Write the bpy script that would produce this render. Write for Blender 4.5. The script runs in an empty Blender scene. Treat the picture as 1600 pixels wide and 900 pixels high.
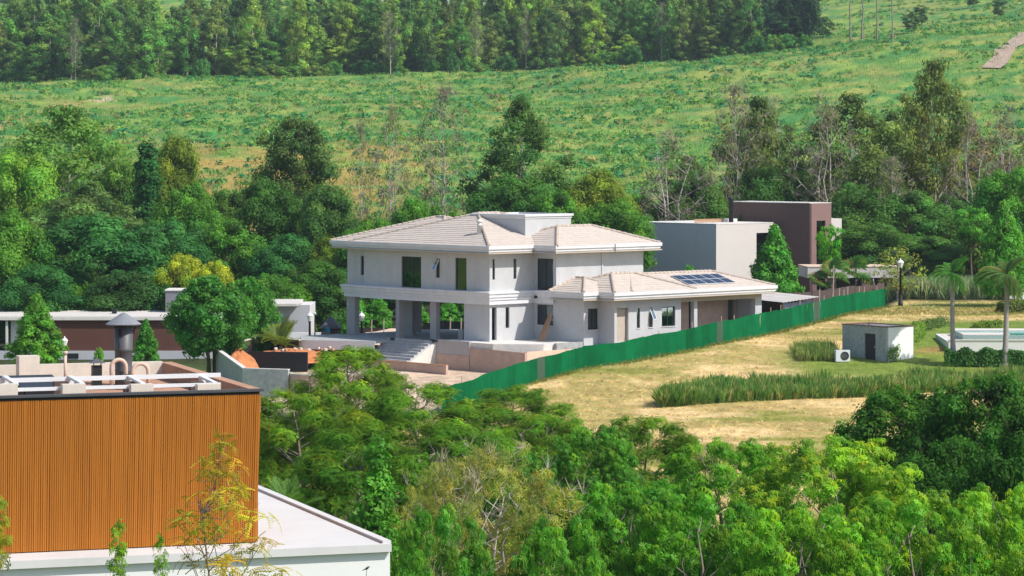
import bpy, math, random
import numpy as np
from mathutils import Vector, Matrix
R = math.radians
random.seed(7)
scene = bpy.context.scene
col = scene.collection

# ------------------------------------------------------------------ camera
# level camera with a vertical lens shift; all pixel figures below are measured in the 1600x900 photograph
F, HOR, ZC = 4800.0, 220.0, 14.2
cam_d = bpy.data.cameras.new('camera')
cam_d.sensor_width = 36.0
cam_d.lens = F / 1600.0 * 36.0
cam_d.shift_y = -(450.0 - HOR) / 1600.0
cam_d.clip_start = 1.0
cam_d.clip_end = 9000.0
cam = bpy.data.objects.new('camera', cam_d)
cam.location = (0, 0, ZC)
cam.rotation_euler = (R(90), 0, 0)
col.objects.link(cam)
scene.camera = cam

# ------------------------------------------------------------------ sky, sun, exposure
SUN_AZ, SUN_EL = R(-26), R(47)      # azimuth from +X towards +Y
world = bpy.data.worlds.new('World')
scene.world = world
world.use_nodes = True
wn = world.node_tree.nodes
sky = wn.new('ShaderNodeTexSky')
sky.sky_type = 'NISHITA'
sky.sun_disc = False
sky.sun_elevation = SUN_EL
sky.sun_rotation = R(90) - SUN_AZ
sky.air_density = 1.0
sky.dust_density = 1.2
sky.ozone_density = 1.0
bg = wn['Background']
bg.inputs['Strength'].default_value = 0.13
world.node_tree.links.new(sky.outputs[0], bg.inputs['Color'])
sun_d = bpy.data.lights.new('sun', 'SUN')
sun_d.energy = 4.1
sun_d.angle = R(0.53)
sun_d.color = (1.0, 0.95, 0.87)
sun = bpy.data.objects.new('sun', sun_d)
sdir = Vector((math.cos(SUN_EL) * math.cos(SUN_AZ), math.cos(SUN_EL) * math.sin(SUN_AZ), math.sin(SUN_EL)))
sun.rotation_euler = sdir.to_track_quat('Z', 'Y').to_euler()
sun.location = (60, -20, 80)
col.objects.link(sun)
vs = scene.view_settings
vs.view_transform = 'Standard'
vs.look = 'None'
vs.exposure = 0.24
vs.gamma = 1.0
vs.use_curve_mapping = False
cy = scene.cycles
cy.max_bounces = 4
cy.diffuse_bounces = 2
cy.use_light_tree = False
cy.glossy_bounces = 3
cy.transmission_bounces = 4
cy.transparent_max_bounces = 8
cy.caustics_reflective = False
cy.caustics_refractive = False
cy.sample_clamp_indirect = 6.0
cy.use_denoising = True
cy.denoising_prefilter = 'ACCURATE'
cy.denoising_input_passes = 'RGB_ALBEDO_NORMAL'

# ------------------------------------------------------------------ helpers
MATS = {}

def nmat(name, color, rough=0.8, var=0.12, scale=3.0, bump=0.0, bscale=30.0, spec=0.3, stain=0.0, metal=0.0, stretch=None, orand=0.0):
    """procedural surface: base colour broken up by noise, optional stains and relief"""
    m = bpy.data.materials.new(name)
    m.use_nodes = True
    nt = m.node_tree
    b = nt.nodes['Principled BSDF']
    b.inputs['Roughness'].default_value = rough
    b.inputs['Specular IOR Level'].default_value = spec
    b.inputs['Metallic'].default_value = metal
    tc = nt.nodes.new('ShaderNodeTexCoord')
    vec = tc.outputs['Object']
    if stretch:
        mp = nt.nodes.new('ShaderNodeMapping')
        mp.inputs['Scale'].default_value = stretch
        nt.links.new(vec, mp.inputs['Vector'])
        vec = mp.outputs['Vector']
    n = nt.nodes.new('ShaderNodeTexNoise')
    n.inputs['Scale'].default_value = scale
    n.inputs['Detail'].default_value = 6
    n.inputs['Roughness'].default_value = 0.65
    nt.links.new(vec, n.inputs['Vector'])
    cr = nt.nodes.new('ShaderNodeValToRGB')
    c = Vector(color[:3])
    lo, hi = c * (1 - var), c * (1 + var)
    cr.color_ramp.elements[0].position = 0.3
    cr.color_ramp.elements[1].position = 0.7
    cr.color_ramp.elements[0].color = (*lo, 1)
    cr.color_ramp.elements[1].color = (*hi, 1)
    nt.links.new(n.outputs['Fac'], cr.inputs['Fac'])
    out = cr.outputs['Color']
    if stain > 0:
        n2 = nt.nodes.new('ShaderNodeTexNoise')
        n2.inputs['Scale'].default_value = scale * 0.35
        n2.inputs['Detail'].default_value = 8
        n2.inputs['Roughness'].default_value = 0.75
        mp2 = nt.nodes.new('ShaderNodeMapping')
        mp2.inputs['Scale'].default_value = (2.2, 2.2, 0.35)
        nt.links.new(tc.outputs['Object'], mp2.inputs['Vector'])
        nt.links.new(mp2.outputs['Vector'], n2.inputs['Vector'])
        r2 = nt.nodes.new('ShaderNodeValToRGB')
        r2.color_ramp.elements[0].position = 0.5
        r2.color_ramp.elements[1].position = 0.75
        r2.color_ramp.elements[0].color = (0, 0, 0, 1)
        r2.color_ramp.elements[1].color = (stain, stain, stain, 1)
        nt.links.new(n2.outputs['Fac'], r2.inputs['Fac'])
        mx = nt.nodes.new('ShaderNodeMixRGB')
        mx.inputs['Color2'].default_value = (c.x * 0.45, c.y * 0.42, c.z * 0.38, 1)
        nt.links.new(r2.outputs['Color'], mx.inputs['Fac'])
        nt.links.new(out, mx.inputs['Color1'])
        out = mx.outputs['Color']
    if orand > 0:
        oi = nt.nodes.new('ShaderNodeObjectInfo')
        mr = nt.nodes.new('ShaderNodeMapRange')
        mr.inputs['To Min'].default_value = 1 - orand
        mr.inputs['To Max'].default_value = 1 + orand
        nt.links.new(oi.outputs['Random'], mr.inputs['Value'])
        vm = nt.nodes.new('ShaderNodeVectorMath')
        vm.operation = 'SCALE'
        nt.links.new(out, vm.inputs[0])
        nt.links.new(mr.outputs['Result'], vm.inputs['Scale'])
        out = vm.outputs['Vector']
    nt.links.new(out, b.inputs['Base Color'])
    if bump > 0:
        n3 = nt.nodes.new('ShaderNodeTexNoise')
        n3.inputs['Scale'].default_value = bscale
        n3.inputs['Detail'].default_value = 4
        nt.links.new(vec, n3.inputs['Vector'])
        bp = nt.nodes.new('ShaderNodeBump')
        bp.inputs['Strength'].default_value = bump
        bp.inputs['Distance'].default_value = 0.03
        nt.links.new(n3.outputs['Fac'], bp.inputs['Height'])
        nt.links.new(bp.outputs['Normal'], b.inputs['Normal'])
    MATS[name] = m
    return m

def glass_mat(name, tint=(0.25, 0.3, 0.3), refl=0.12):
    m = bpy.data.materials.new(name)
    m.use_nodes = True
    nt = m.node_tree
    nt.nodes.remove(nt.nodes['Principled BSDF'])
    o = nt.nodes['Material Output']
    t = nt.nodes.new('ShaderNodeBsdfTransparent')
    t.inputs['Color'].default_value = (*tint, 1)
    g = nt.nodes.new('ShaderNodeBsdfGlossy')
    g.inputs['Roughness'].default_value = 0.03
    g.inputs['Color'].default_value = (0.75, 0.93, 0.95, 1)
    lw = nt.nodes.new('ShaderNodeFresnel')
    lw.inputs['IOR'].default_value = 1.6
    ad = nt.nodes.new('ShaderNodeMath')
    ad.inputs[1].default_value = refl
    nt.links.new(lw.outputs[0], ad.inputs[0])
    mx = nt.nodes.new('ShaderNodeMixShader')
    nt.links.new(ad.outputs[0], mx.inputs[0])
    nt.links.new(t.outputs[0], mx.inputs[1])
    nt.links.new(g.outputs[0], mx.inputs[2])
    nt.links.new(mx.outputs[0], o.inputs['Surface'])
    MATS[name] = m
    return m

def leaf_mat(name, trans=0.4, rough=0.5, spec=0.3):
    m = bpy.data.materials.new(name)
    m.use_nodes = True
    nt = m.node_tree
    b = nt.nodes['Principled BSDF']
    b.inputs['Roughness'].default_value = rough
    b.inputs['Specular IOR Level'].default_value = spec
    at = nt.nodes.new('ShaderNodeAttribute')
    at.attribute_name = 'tint'
    oi = nt.nodes.new('ShaderNodeObjectInfo')
    mu = nt.nodes.new('ShaderNodeMixRGB')
    mu.blend_type = 'MULTIPLY'
    mu.inputs['Fac'].default_value = 1
    nt.links.new(at.outputs['Color'], mu.inputs['Color1'])
    nt.links.new(oi.outputs['Color'], mu.inputs['Color2'])
    nt.links.new(mu.outputs[0], b.inputs['Base Color'])
    if trans > 0:
        tr = nt.nodes.new('ShaderNodeBsdfTranslucent')
        m2 = nt.nodes.new('ShaderNodeMixRGB')
        m2.blend_type = 'MULTIPLY'
        m2.inputs['Fac'].default_value = 1
        m2.inputs['Color2'].default_value = (1.5, 1.5, 0.7, 1)
        nt.links.new(mu.outputs[0], m2.inputs['Color1'])
        nt.links.new(m2.outputs[0], tr.inputs['Color'])
        mx = nt.nodes.new('ShaderNodeMixShader')
        mx.inputs[0].default_value = trans
        nt.links.new(b.outputs[0], mx.inputs[1])
        nt.links.new(tr.outputs[0], mx.inputs[2])
        nt.links.new(mx.outputs[0], nt.nodes['Material Output'].inputs['Surface'])
    MATS[name] = m
    return m

class MB:
    """collects faces and links them as one mesh object"""
    def __init__(s):
        s.v, s.f = [], []
    def face(s, pts):
        i = len(s.v)
        s.v += [tuple(p) for p in pts]
        s.f.append(tuple(range(i, i + len(pts))))
        return s
    def mesh(s, v, f):
        i = len(s.v)
        s.v += [tuple(p) for p in v]
        s.f += [tuple(j + i for j in q) for q in f]
        return s
    def box(s, x0, x1, y0, y1, z0, z1):
        v = [(x0, y0, z0), (x1, y0, z0), (x1, y1, z0), (x0, y1, z0), (x0, y0, z1), (x1, y0, z1), (x1, y1, z1), (x0, y1, z1)]
        return s.mesh(v, [(0, 3, 2, 1), (4, 5, 6, 7), (0, 1, 5, 4), (1, 2, 6, 5), (2, 3, 7, 6), (3, 0, 4, 7)])
    def prism(s, poly, z0, z1):
        n = len(poly)
        z0 = z0 if hasattr(z0, '__len__') else [z0] * n
        z1 = z1 if hasattr(z1, '__len__') else [z1] * n
        v = [(p[0], p[1], z0[i]) for i, p in enumerate(poly)] + [(p[0], p[1], z1[i]) for i, p in enumerate(poly)]
        f = [tuple(range(n - 1, -1, -1)), tuple(range(n, 2 * n))]
        f += [(i, (i + 1) % n, n + (i + 1) % n, n + i) for i in range(n)]
        return s.mesh(v, f)
    def bar(s, a, b, w, h=None, up=(0, 0, 1)):
        h = h or w
        a, b = Vector(a), Vector(b)
        d = (b - a).normalized()
        u = Vector(up)
        if abs(d.dot(u)) > 0.95:
            u = Vector((1, 0, 0))
        sd = d.cross(u).normalized() * (w / 2)
        up2 = sd.cross(d).normalized() * (h / 2)
        v = []
        for p in (a, b):
            v += [p - sd - up2, p + sd - up2, p + sd + up2, p - sd + up2]
        return s.mesh(v, [(3, 2, 1, 0), (4, 5, 6, 7), (0, 1, 5, 4), (1, 2, 6, 5), (2, 3, 7, 6), (3, 0, 4, 7)])
    def tube(s, pts, rad, n=8, cap=True):
        pts = [Vector(p) for p in pts]
        rad = rad if hasattr(rad, '__len__') else [rad] * len(pts)
        rings = []
        u = None
        for i, p in enumerate(pts):
            d = (pts[min(i + 1, len(pts) - 1)] - pts[max(i - 1, 0)]).normalized()
            if u is None:
                u = d.cross(Vector((0.3, 0.9, 0.2))).normalized() if abs(d.dot(Vector((0.3, 0.9, 0.2)).normalized())) < .95 else d.cross(Vector((1, 0, 0))).normalized()
            u = (u - d * u.dot(d)).normalized()
            w = d.cross(u)
            rings.append([p + (u * math.cos(t) + w * math.sin(t)) * rad[i] for t in [2 * math.pi * k / n for k in range(n)]])
        v = [q for r in rings for q in r]
        f = []
        for i in range(len(pts) - 1):
            for k in range(n):
                f.append((i * n + k, i * n + (k + 1) % n, (i + 1) * n + (k + 1) % n, (i + 1) * n + k))
        if cap:
            f.append(tuple(range(n - 1, -1, -1)))
            f.append(tuple(range((len(pts) - 1) * n, len(pts) * n)))
        return s.mesh(v, f)
    def lathe(s, prof, n=16, cx=0, cy=0):
        v, f = [], []
        for r, z in prof:
            v += [(cx + r * math.cos(2 * math.pi * k / n), cy + r * math.sin(2 * math.pi * k / n), z) for k in range(n)]
        for i in range(len(prof) - 1):
            for k in range(n):
                f.append((i * n + k, i * n + (k + 1) % n, (i + 1) * n + (k + 1) % n, (i + 1) * n + k))
        f.append(tuple(range(n - 1, -1, -1)))
        f.append(tuple(range((len(prof) - 1) * n, len(prof) * n)))
        return s.mesh(v, f)
    def sweep(s, poly, prof):
        """closed outline (counter-clockwise), profile of (outward offset, z) points, mitred"""
        n = len(poly)
        rings = []
        for d, z in prof:
            ring = []
            for i in range(n):
                p, a, b = Vector(poly[i]), Vector(poly[i - 1]), Vector(poly[(i + 1) % n])
                e1, e2 = (p - a).normalized(), (b - p).normalized()
                n1, n2 = Vector((e1.y, -e1.x)), Vector((e2.y, -e2.x))
                m = n1 + n2
                k = d / max(0.2, (1 + n1.dot(n2)))
                q = p + m * k
                ring.append((q.x, q.y, z))
            rings.append(ring)
        v = [q for r in rings for q in r]
        f = []
        for i in range(len(prof) - 1):
            for k in range(n):
                f.append((i * n + k, i * n + (k + 1) % n, (i + 1) * n + (k + 1) % n, (i + 1) * n + k))
        return s.mesh(v, f)
    def wall(s, p0, p1, nrm, thick, z0, z1, holes=()):
        """wall slab whose outer face runs p0-p1; holes are (u0, u1, z0, z1) measured along p0-p1"""
        p0, p1, nrm = Vector((*p0, 0)), Vector((*p1, 0)), Vector((*nrm, 0)).normalized()
        L = (p1 - p0).length
        d = (p1 - p0) / L
        us = sorted(set([0, L] + [min(max(h[k], 0), L) for h in holes for k in (0, 1)]))
        zs = sorted(set([z0, z1] + [min(max(h[k], z0), z1) for h in holes for k in (2, 3)]))
        full = {}
        for i in range(len(us) - 1):
            for j in range(len(zs) - 1):
                uc, zc = (us[i] + us[i + 1]) / 2, (zs[j] + zs[j + 1]) / 2
                full[i, j] = not any(h[0] < uc < h[1] and h[2] < zc < h[3] for h in holes)
        P = lambda u, z, b: p0 + d * u + Vector((0, 0, z)) - nrm * (thick if b else 0)
        for (i, j), on in full.items():
            if not on:
                continue
            u0, u1, a, b = us[i], us[i + 1], zs[j], zs[j + 1]
            s.face([P(u0, a, 0), P(u1, a, 0), P(u1, b, 0), P(u0, b, 0)])
            s.face([P(u0, a, 1), P(u0, b, 1), P(u1, b, 1), P(u1, a, 1)])
            if not full.get((i - 1, j)): s.face([P(u0, a, 0), P(u0, b, 0), P(u0, b, 1), P(u0, a, 1)])
            if not full.get((i + 1, j)): s.face([P(u1, a, 0), P(u1, a, 1), P(u1, b, 1), P(u1, b, 0)])
            if not full.get((i, j - 1)): s.face([P(u0, a, 0), P(u0, a, 1), P(u1, a, 1), P(u1, a, 0)])
            if not full.get((i, j + 1)): s.face([P(u0, b, 0), P(u1, b, 0), P(u1, b, 1), P(u0, b, 1)])
        return s
    def build(s, name, m, parent=None, smooth=False, loc=None, rotz=0):
        me = bpy.data.meshes.new(name)
        me.from_pydata(s.v, [], s.f)
        me.validate()
        me.materials.append(m if not isinstance(m, str) else MATS[m])
        if smooth:
            me.polygons.foreach_set('use_smooth', [True] * len(me.polygons))
        o = bpy.data.objects.new(name, me)
        col.objects.link(o)
        if parent is not None:
            o.parent = parent
        if loc is not None:
            o.location = loc
        o.rotation_euler[2] = rotz
        return o

def tag(o, label=None, cat=None, group=None, kind=None):
    if label: o['label'] = label
    if cat: o['category'] = cat
    if group: o['group'] = group
    if kind: o['kind'] = kind
    return o

def thing(name, label, cat, loc=(0, 0, 0), rotz=0, group=None):
    o = bpy.data.objects.new(name, None)
    o.empty_display_size = 0.5
    col.objects.link(o)
    o.location = loc
    o.rotation_euler[2] = rotz
    return tag(o, label, cat, group)

def quads_mesh(name, q, tint, m):
    """mesh from an (n,4,3) array of quads with one tint per quad"""
    q = np.asarray(q, dtype=np.float32)
    n = len(q)
    me = bpy.data.meshes.new(name)
    me.vertices.add(4 * n)
    me.vertices.foreach_set('co', q.reshape(-1))
    me.loops.add(4 * n)
    me.loops.foreach_set('vertex_index', np.arange(4 * n, dtype=np.int32))
    me.polygons.add(n)
    me.polygons.foreach_set('loop_start', np.arange(0, 4 * n, 4, dtype=np.int32))
    a = me.attributes.new('tint', 'FLOAT_COLOR', 'FACE')
    t = np.ones((n, 4), dtype=np.float32)
    t[:, :3] = np.clip(tint, 0, 4)
    a.data.foreach_set('color', t.reshape(-1))
    me.update(calc_edges=True)
    me.materials.append(m)
    return me

def px(x, y, Y):
    """world point seen at photo pixel (x, y) at distance Y"""
    return Vector(((x - 800.0) / F * Y, Y, ZC - (y - HOR) / F * Y))

# ------------------------------------------------------------------ noise and terrain
_lat = np.random.RandomState(3).rand(256, 256)

def vnoise(x, y, s, o=0):
    x, y = np.asarray(x, float) / s + 37.3 * o + 500, np.asarray(y, float) / s + 91.7 * o + 500
    xi, yi = np.floor(x).astype(int), np.floor(y).astype(int)
    fx, fy = x - xi, y - yi
    fx, fy = fx * fx * (3 - 2 * fx), fy * fy * (3 - 2 * fy)
    g = lambda a, b: _lat[a % 256, b % 256]
    return (g(xi, yi) * (1 - fx) + g(xi + 1, yi) * fx) * (1 - fy) + (g(xi, yi + 1) * (1 - fx) + g(xi + 1, yi + 1) * fx) * fy

def fbm(x, y, s, o=0, k=4):
    t, a, n = 0, 1.0, 0
    for i in range(k):
        t = t + a * vnoise(x, y, s / 2 ** i, o + i)
        n += a
        a *= 0.55
    return t / n

def ss(a, b, v):
    t = np.clip((np.asarray(v, float) - a) / (b - a), 0, 1)
    return t * t * (3 - 2 * t)

TY = [-400, 120, 160, 187, 197, 207, 217, 228, 290, 335, 375, 440, 540, 650, 750, 870, 980, 1090, 1170, 1320, 1700, 9000]
TZ = [-2.6, -2.6, -2.6, -2.1, -1.7, -1.0, -0.3, 0.0, 0.1, -1.6, -1.0, 6.9, 14, 23, 30.9, 41, 52, 62.5, 66, 55, 20, 0]

FX_Y = [150, 184, 187, 197, 206, 208, 217, 227, 262, 300]
FX_X = [-14, -4.2, -3.3, 0, 4.8, 7.15, 13.6, 19.4, 31.8, 42]

def terr(x, y):
    x, y = np.asarray(x, float), np.asarray(y, float)
    z = np.interp(y, TY, TZ)
    site = (1 - ss(-2.6, -0.5, x - np.interp(y, FX_Y, FX_X))) * ss(184, 192, y) * (1 - ss(300, 340, y))
    z = z * (1 - site) + np.minimum(z, -2.05) * site
    z = z - 2.1 * ss(9, 20, -x) * ss(212, 245, y) * (1 - ss(330, 420, y))
    xc = np.clip(x, -220, 220)
    tilt = np.where(xc > 0, 0.088, 0.016) * xc * ss(430, 750, y) * (1 - ss(1500, 2500, y))
    z = z + tilt + 9.0 * ss(40, 130, -xc) * ss(850, 1050, y) * (1 - ss(1400, 2200, y))
    z = z + (fbm(x, y, 60, 5, 3) - 0.5) * 5.0 * ss(360, 480, y) + (fbm(x, y, 9, 8, 3) - 0.5) * (0.25 + 1.2 * ss(360, 480, y))
    return z

def tz(x, y):
    return float(terr(x, y))

def hit(pxx, pyy, lo=60.0, hi=1150.0):
    """first terrain point on the line of sight through a photo pixel"""
    ys = np.arange(lo, hi, 0.25)
    xs = (pxx - 800.0) / F * ys
    zs = ZC - (pyy - HOR) / F * ys
    below = np.nonzero(terr(xs, ys) >= zs)[0]
    i = below[0] if len(below) else len(ys) - 1
    return Vector((xs[i], ys[i], tz(xs[i], ys[i])))

# ------------------------------------------------------------------ materials
nmat('paint_white', (0.525, 0.53, 0.54), 0.8, 0.05, 1.4, 0.1, 20, stain=0.2)
nmat('paint_trim', (0.70, 0.70, 0.72), 0.7, 0.05, 2.0, stain=0.2)
nmat('soffit_beige', (0.50, 0.42, 0.34), 0.85, 0.06, 2.0)
nmat('raw_plaster', (0.50, 0.36, 0.29), 0.95, 0.14, 1.2, 0.3, 12, stain=0.25)
nmat('grey_render', (0.42, 0.40, 0.40), 0.9, 0.08, 1.5, 0.15, 15, stain=0.2)
nmat('roof_tile', (0.57, 0.495, 0.435), 0.85, 0.10, 2.5, 0.2, 14, stain=0.12)
nmat('ridge_tile', (0.50, 0.42, 0.36), 0.85, 0.18, 4.0)
nmat('frame_dark', (0.03, 0.032, 0.035), 0.4, 0.1, 4, spec=0.5)
nmat('interior', (0.30, 0.28, 0.27), 0.95, 0.1, 1.5)
nmat('concrete', (0.38, 0.40, 0.40), 0.95, 0.24, 3.5, 0.3, 18, stain=0.45)
nmat('concrete_stair', (0.46, 0.46, 0.46), 0.95, 0.16, 2.2, 0.3, 18, stain=0.3)
nmat('cap_light', (0.70, 0.67, 0.63), 0.9, 0.08, 3, stain=0.25)
nmat('black_membrane', (0.012, 0.013, 0.02), 0.55, 0.2, 2)
nmat('orange_soil', (0.50, 0.19, 0.075), 1.0, 0.25, 1.5, 0.8, 6)
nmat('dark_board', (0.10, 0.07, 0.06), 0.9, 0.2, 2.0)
nmat('timber', (0.42, 0.25, 0.15), 0.9, 0.2, 3.0, stretch=(8, 8, 0.6))
nmat('timber_pale', (0.52, 0.42, 0.32), 0.9, 0.2, 3.0)
nmat('fence_green', (0.002, 0.125, 0.042), 0.75, 0.2, 0.9, spec=0.08, stain=0.35, orand=0.16)
nmat('fence_grey', (0.05, 0.10, 0.065), 0.7, 0.12, 2.0)
nmat('sheet_roof', (0.58, 0.54, 0.50), 0.8, 0.08, 1.2, stain=0.2)
nmat('taupe_wall', (0.15, 0.095, 0.08), 0.85, 0.05, 1.0, stain=0.1)
nmat('grey_wall', (0.66, 0.64, 0.635), 0.85, 0.04, 0.8, stain=0.08)
nmat('shaded_grey_wall', (0.20, 0.205, 0.225), 0.85, 0.05, 0.8, stain=0.1)  # darker grey: shade on the tank box side put into its colour
nmat('cream_wall', (0.62, 0.575, 0.54), 0.85, 0.03, 0.8, stain=0.05)
nmat('brown_wall', (0.135, 0.058, 0.042), 0.85, 0.07, 0.8, stain=0.15)
nmat('pale_wall', (0.52, 0.53, 0.56), 0.85, 0.05, 1.0, stain=0.12)
nmat('wood_clad', (0.42, 0.145, 0.018), 0.7, 0.17, 1.6, spec=0.2, stretch=(16, 16, 0.35), orand=0.06, stain=0.12)
nmat('white_wall', (0.80, 0.80, 0.79), 0.75, 0.02, 0.7, stain=0.04)
nmat('terrace', (0.63, 0.62, 0.615), 0.85, 0.06, 0.5, 0.05, 10, stain=0.22)
nmat('rim_dark', (0.07, 0.07, 0.075), 0.6, 0.15, 3)
nmat('roof_terracotta', (0.46, 0.26, 0.17), 0.9, 0.14, 1.5, stain=0.3)
nmat('cement_block', (0.66, 0.60, 0.52), 0.95, 0.08, 5, 0.2, 40)
nmat('alu', (0.74, 0.75, 0.77), 0.45, 0.05, 3, spec=0.5)
nmat('duct_steel', (0.085, 0.09, 0.10), 0.5, 0.15, 4, spec=0.5)
nmat('cowl_steel', (0.22, 0.23, 0.25), 0.5, 0.15, 4, spec=0.4)
nmat('black_collector', (0.018, 0.02, 0.024), 0.4, 0.2, 3)
nmat('pipe_beige', (0.62, 0.47, 0.38), 0.7, 0.12, 6)
nmat('green_plastic', (0.02, 0.24, 0.12), 0.5, 0.1, 5)
nmat('solar_cell', (0.018, 0.03, 0.065), 0.12, 0.25, 9, spec=0.6)
nmat('iron_black', (0.02, 0.022, 0.024), 0.5, 0.1, 5)
nmat('lamp_glass', (0.85, 0.86, 0.84), 0.3, 0.03, 5)
nmat('bark_pale', (0.47, 0.41, 0.36), 0.9, 0.25, 1.2, 0.4, 8)
nmat('bark_brown', (0.17, 0.125, 0.095), 0.95, 0.25, 1.5, 0.5, 8)
nmat('bark_grey', (0.26, 0.215, 0.185), 0.95, 0.25, 1.5, 0.4, 8)
nmat('palm_bark', (0.36, 0.32, 0.30), 0.95, 0.2, 6.0, 0.5, 14)
nmat('pool_tile', (0.30, 0.42, 0.38), 0.4, 0.2, 8)
nmat('pool_water', (0.03, 0.36, 0.36), 0.06, 0.1, 2, spec=0.5)
nmat('stone_light', (0.68, 0.62, 0.56), 0.85, 0.06, 3)
nmat('door_dark', (0.045, 0.035, 0.045), 0.7, 0.1, 2)
nmat('skin', (0.42, 0.24, 0.16), 0.6, 0.05, 8)
nmat('shirt_blue', (0.0, 0.25, 0.42), 0.8, 0.1, 5)
nmat('hat_straw', (0.66, 0.52, 0.42), 0.9, 0.1, 8)
nmat('trousers', (0.06, 0.07, 0.1), 0.9, 0.1, 8)
nmat('car_paint', (0.70, 0.72, 0.75), 0.3, 0.02, 3, spec=0.5)
nmat('tyre', (0.02, 0.02, 0.02), 0.9, 0.1, 3)
nmat('roof_membrane', (0.62, 0.58, 0.54), 0.9, 0.08, 0.5, stain=0.15)
nmat('sand', (0.66, 0.50, 0.38), 1.0, 0.10, 1.5, 0.5, 10)
nmat('dirt_track', (0.40, 0.30, 0.23), 1.0, 0.2, 0.8, 0.5, 4)
glass_mat('glass', (0.10, 0.10, 0.095), 0.07)
glass_mat('glass_dark', (0.10, 0.12, 0.13), 0.10)
glass_mat('glass_pale', (0.35, 0.45, 0.47), 0.5)
leaf_mat('leaf', 0.38, 0.6, 0.15)
leaf_mat('leaf_gloss', 0.38, 0.5, 0.2)
leaf_mat('grass', 0.3, 0.8, 0.1)
leaf_mat('bark_tint', 0.0, 0.95, 0.1)

# ------------------------------------------------------------------ terrain

PATH_A, PATH_B, PATCH = hit(-60, 212, 380), hit(105, 164, 380), hit(157, 157, 380)

def zone_colour(x, y):
    n1, n2, n3 = fbm(x, y, 14, 1), fbm(x, y, 4, 2), fbm(x, y, 40, 3)
    n4 = fbm(x, y * 2.2, 9, 14)
    def mixc(c, d, w):
        w = np.clip(w, 0, 1)[..., None]
        return c * (1 - w) + np.array(d) * w
    c = np.zeros(x.shape + (3,)) + np.array((0.075, 0.13, 0.03))            # rough green by default
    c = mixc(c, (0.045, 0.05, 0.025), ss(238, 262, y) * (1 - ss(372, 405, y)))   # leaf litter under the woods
    # hillside meadow
    m = ss(372, 405, y)
    g = np.zeros_like(c) + np.array((0.14, 0.29, 0.065))
    g = mixc(g, (0.075, 0.25, 0.07), ss(0.46, 0.60, n1))
    g = mixc(g, (0.26, 0.36, 0.075), ss(0.50, 0.66, n2))
    g = mixc(g, (0.36, 0.32, 0.10), ss(0.50, 0.62, n4) * 0.5)
    dry = ss(-64, -56, x) * (1 - ss(-22, -8, x)) * (1 - ss(490, 545, y)) + ss(-140, -90, x) * 0 
    g = mixc(g, (0.38, 0.29, 0.085), np.clip(dry, 0, 1) * ss(0.36, 0.52, n4))
    pa, pb = PATH_A, PATH_B
    tt = np.clip(((x - pa.x) * (pb.x - pa.x) + (y - pa.y) * (pb.y - pa.y)) / ((pb.x - pa.x) ** 2 + (pb.y - pa.y) ** 2), 0, 1)
    pathl = np.hypot(x - pa.x - tt * (pb.x - pa.x), (y - pa.y - tt * (pb.y - pa.y)) * .35) + (n2 - .5) * 3
    g = mixc(g, (0.46, 0.34, 0.13), (1 - ss(1.2, 4.0, pathl)))
    g = mixc(g, (0.62, 0.46, 0.34), 1 - ss(0.8, 1.6, np.hypot((x - PATCH.x) * .5, (y - PATCH.y) * .2) + (n2 - .5)))
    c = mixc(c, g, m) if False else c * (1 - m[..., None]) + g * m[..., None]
    # mown hay field
    fx = np.interp(y, FX_Y, FX_X)
    hay = ss(-0.5, 0.8, x - fx) * ss(120, 140, y) * (1 - ss(268, 274, y)) * (1 - ss(60, 75, x))
    rows = 0.5 + 0.5 * np.sin((y + 0.35 * x + 3.0 * np.sin(x * 0.11) + 5 * n1) * 2 * math.pi / 2.6)
    h = np.zeros_like(c) + np.array((0.52, 0.39, 0.16))
    h = mixc(h, (0.40, 0.36, 0.115), ss(0.35, 0.75, rows) * ss(0.36, 0.52, n1))
    h = mixc(h, (0.70, 0.52, 0.26), ss(0.48, 0.62, n2))
    h = mixc(h, (0.30, 0.29, 0.075), ss(0.57, 0.66, n4))
    c = c * (1 - hay[..., None]) + h * hay[..., None]
    # lawns on the right
    lawn = ss(17, 21, x) * ss(200, 204, y) * (1 - ss(213, 217, y))
    c = mixc(c, (0.20, 0.27, 0.05), lawn)
    sl = ss(24, 27, x) * ss(212, 216, y) * (1 - ss(238, 244, y))
    s2 = np.zeros_like(c) + np.array((0.42, 0.26, 0.10))
    s2 = mixc(s2, (0.19, 0.27, 0.05), ss(0.46, 0.56, n1))
    c = c * (1 - sl[..., None]) + s2 * sl[..., None]
    c = mixc(c, (0.17, 0.25, 0.05), ss(32, 36, x) * ss(256, 260, y) * (1 - ss(266, 270, y)) * 0.8)
    # building site
    site = ss(-17, -14, x) * (1 - ss(-0.6, 0.4, x - fx)) * ss(183, 188, y) * (1 - ss(236, 242, y))
    c = mixc(c, (0.66, 0.50, 0.38), site * (1 - ss(30, 34, x)))
    # street lawn on the left
    ll = (1 - ss(-15.5, -14.5, x)) * ss(190, 196, y) * (1 - ss(240, 246, y))
    l2 = np.zeros_like(c) + np.array((0.21, 0.28, 0.04))
    l2 = mixc(l2, (0.48, 0.38, 0.26), (1 - ss(1.0, 1.6, np.abs(y - 216 - 0.2 * (x + 20)))))
    c = c * (1 - ll[..., None]) + l2 * ll[..., None]
    return np.clip(c, 0, 1) * (0.85 + 0.3 * n2)[..., None]

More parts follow.
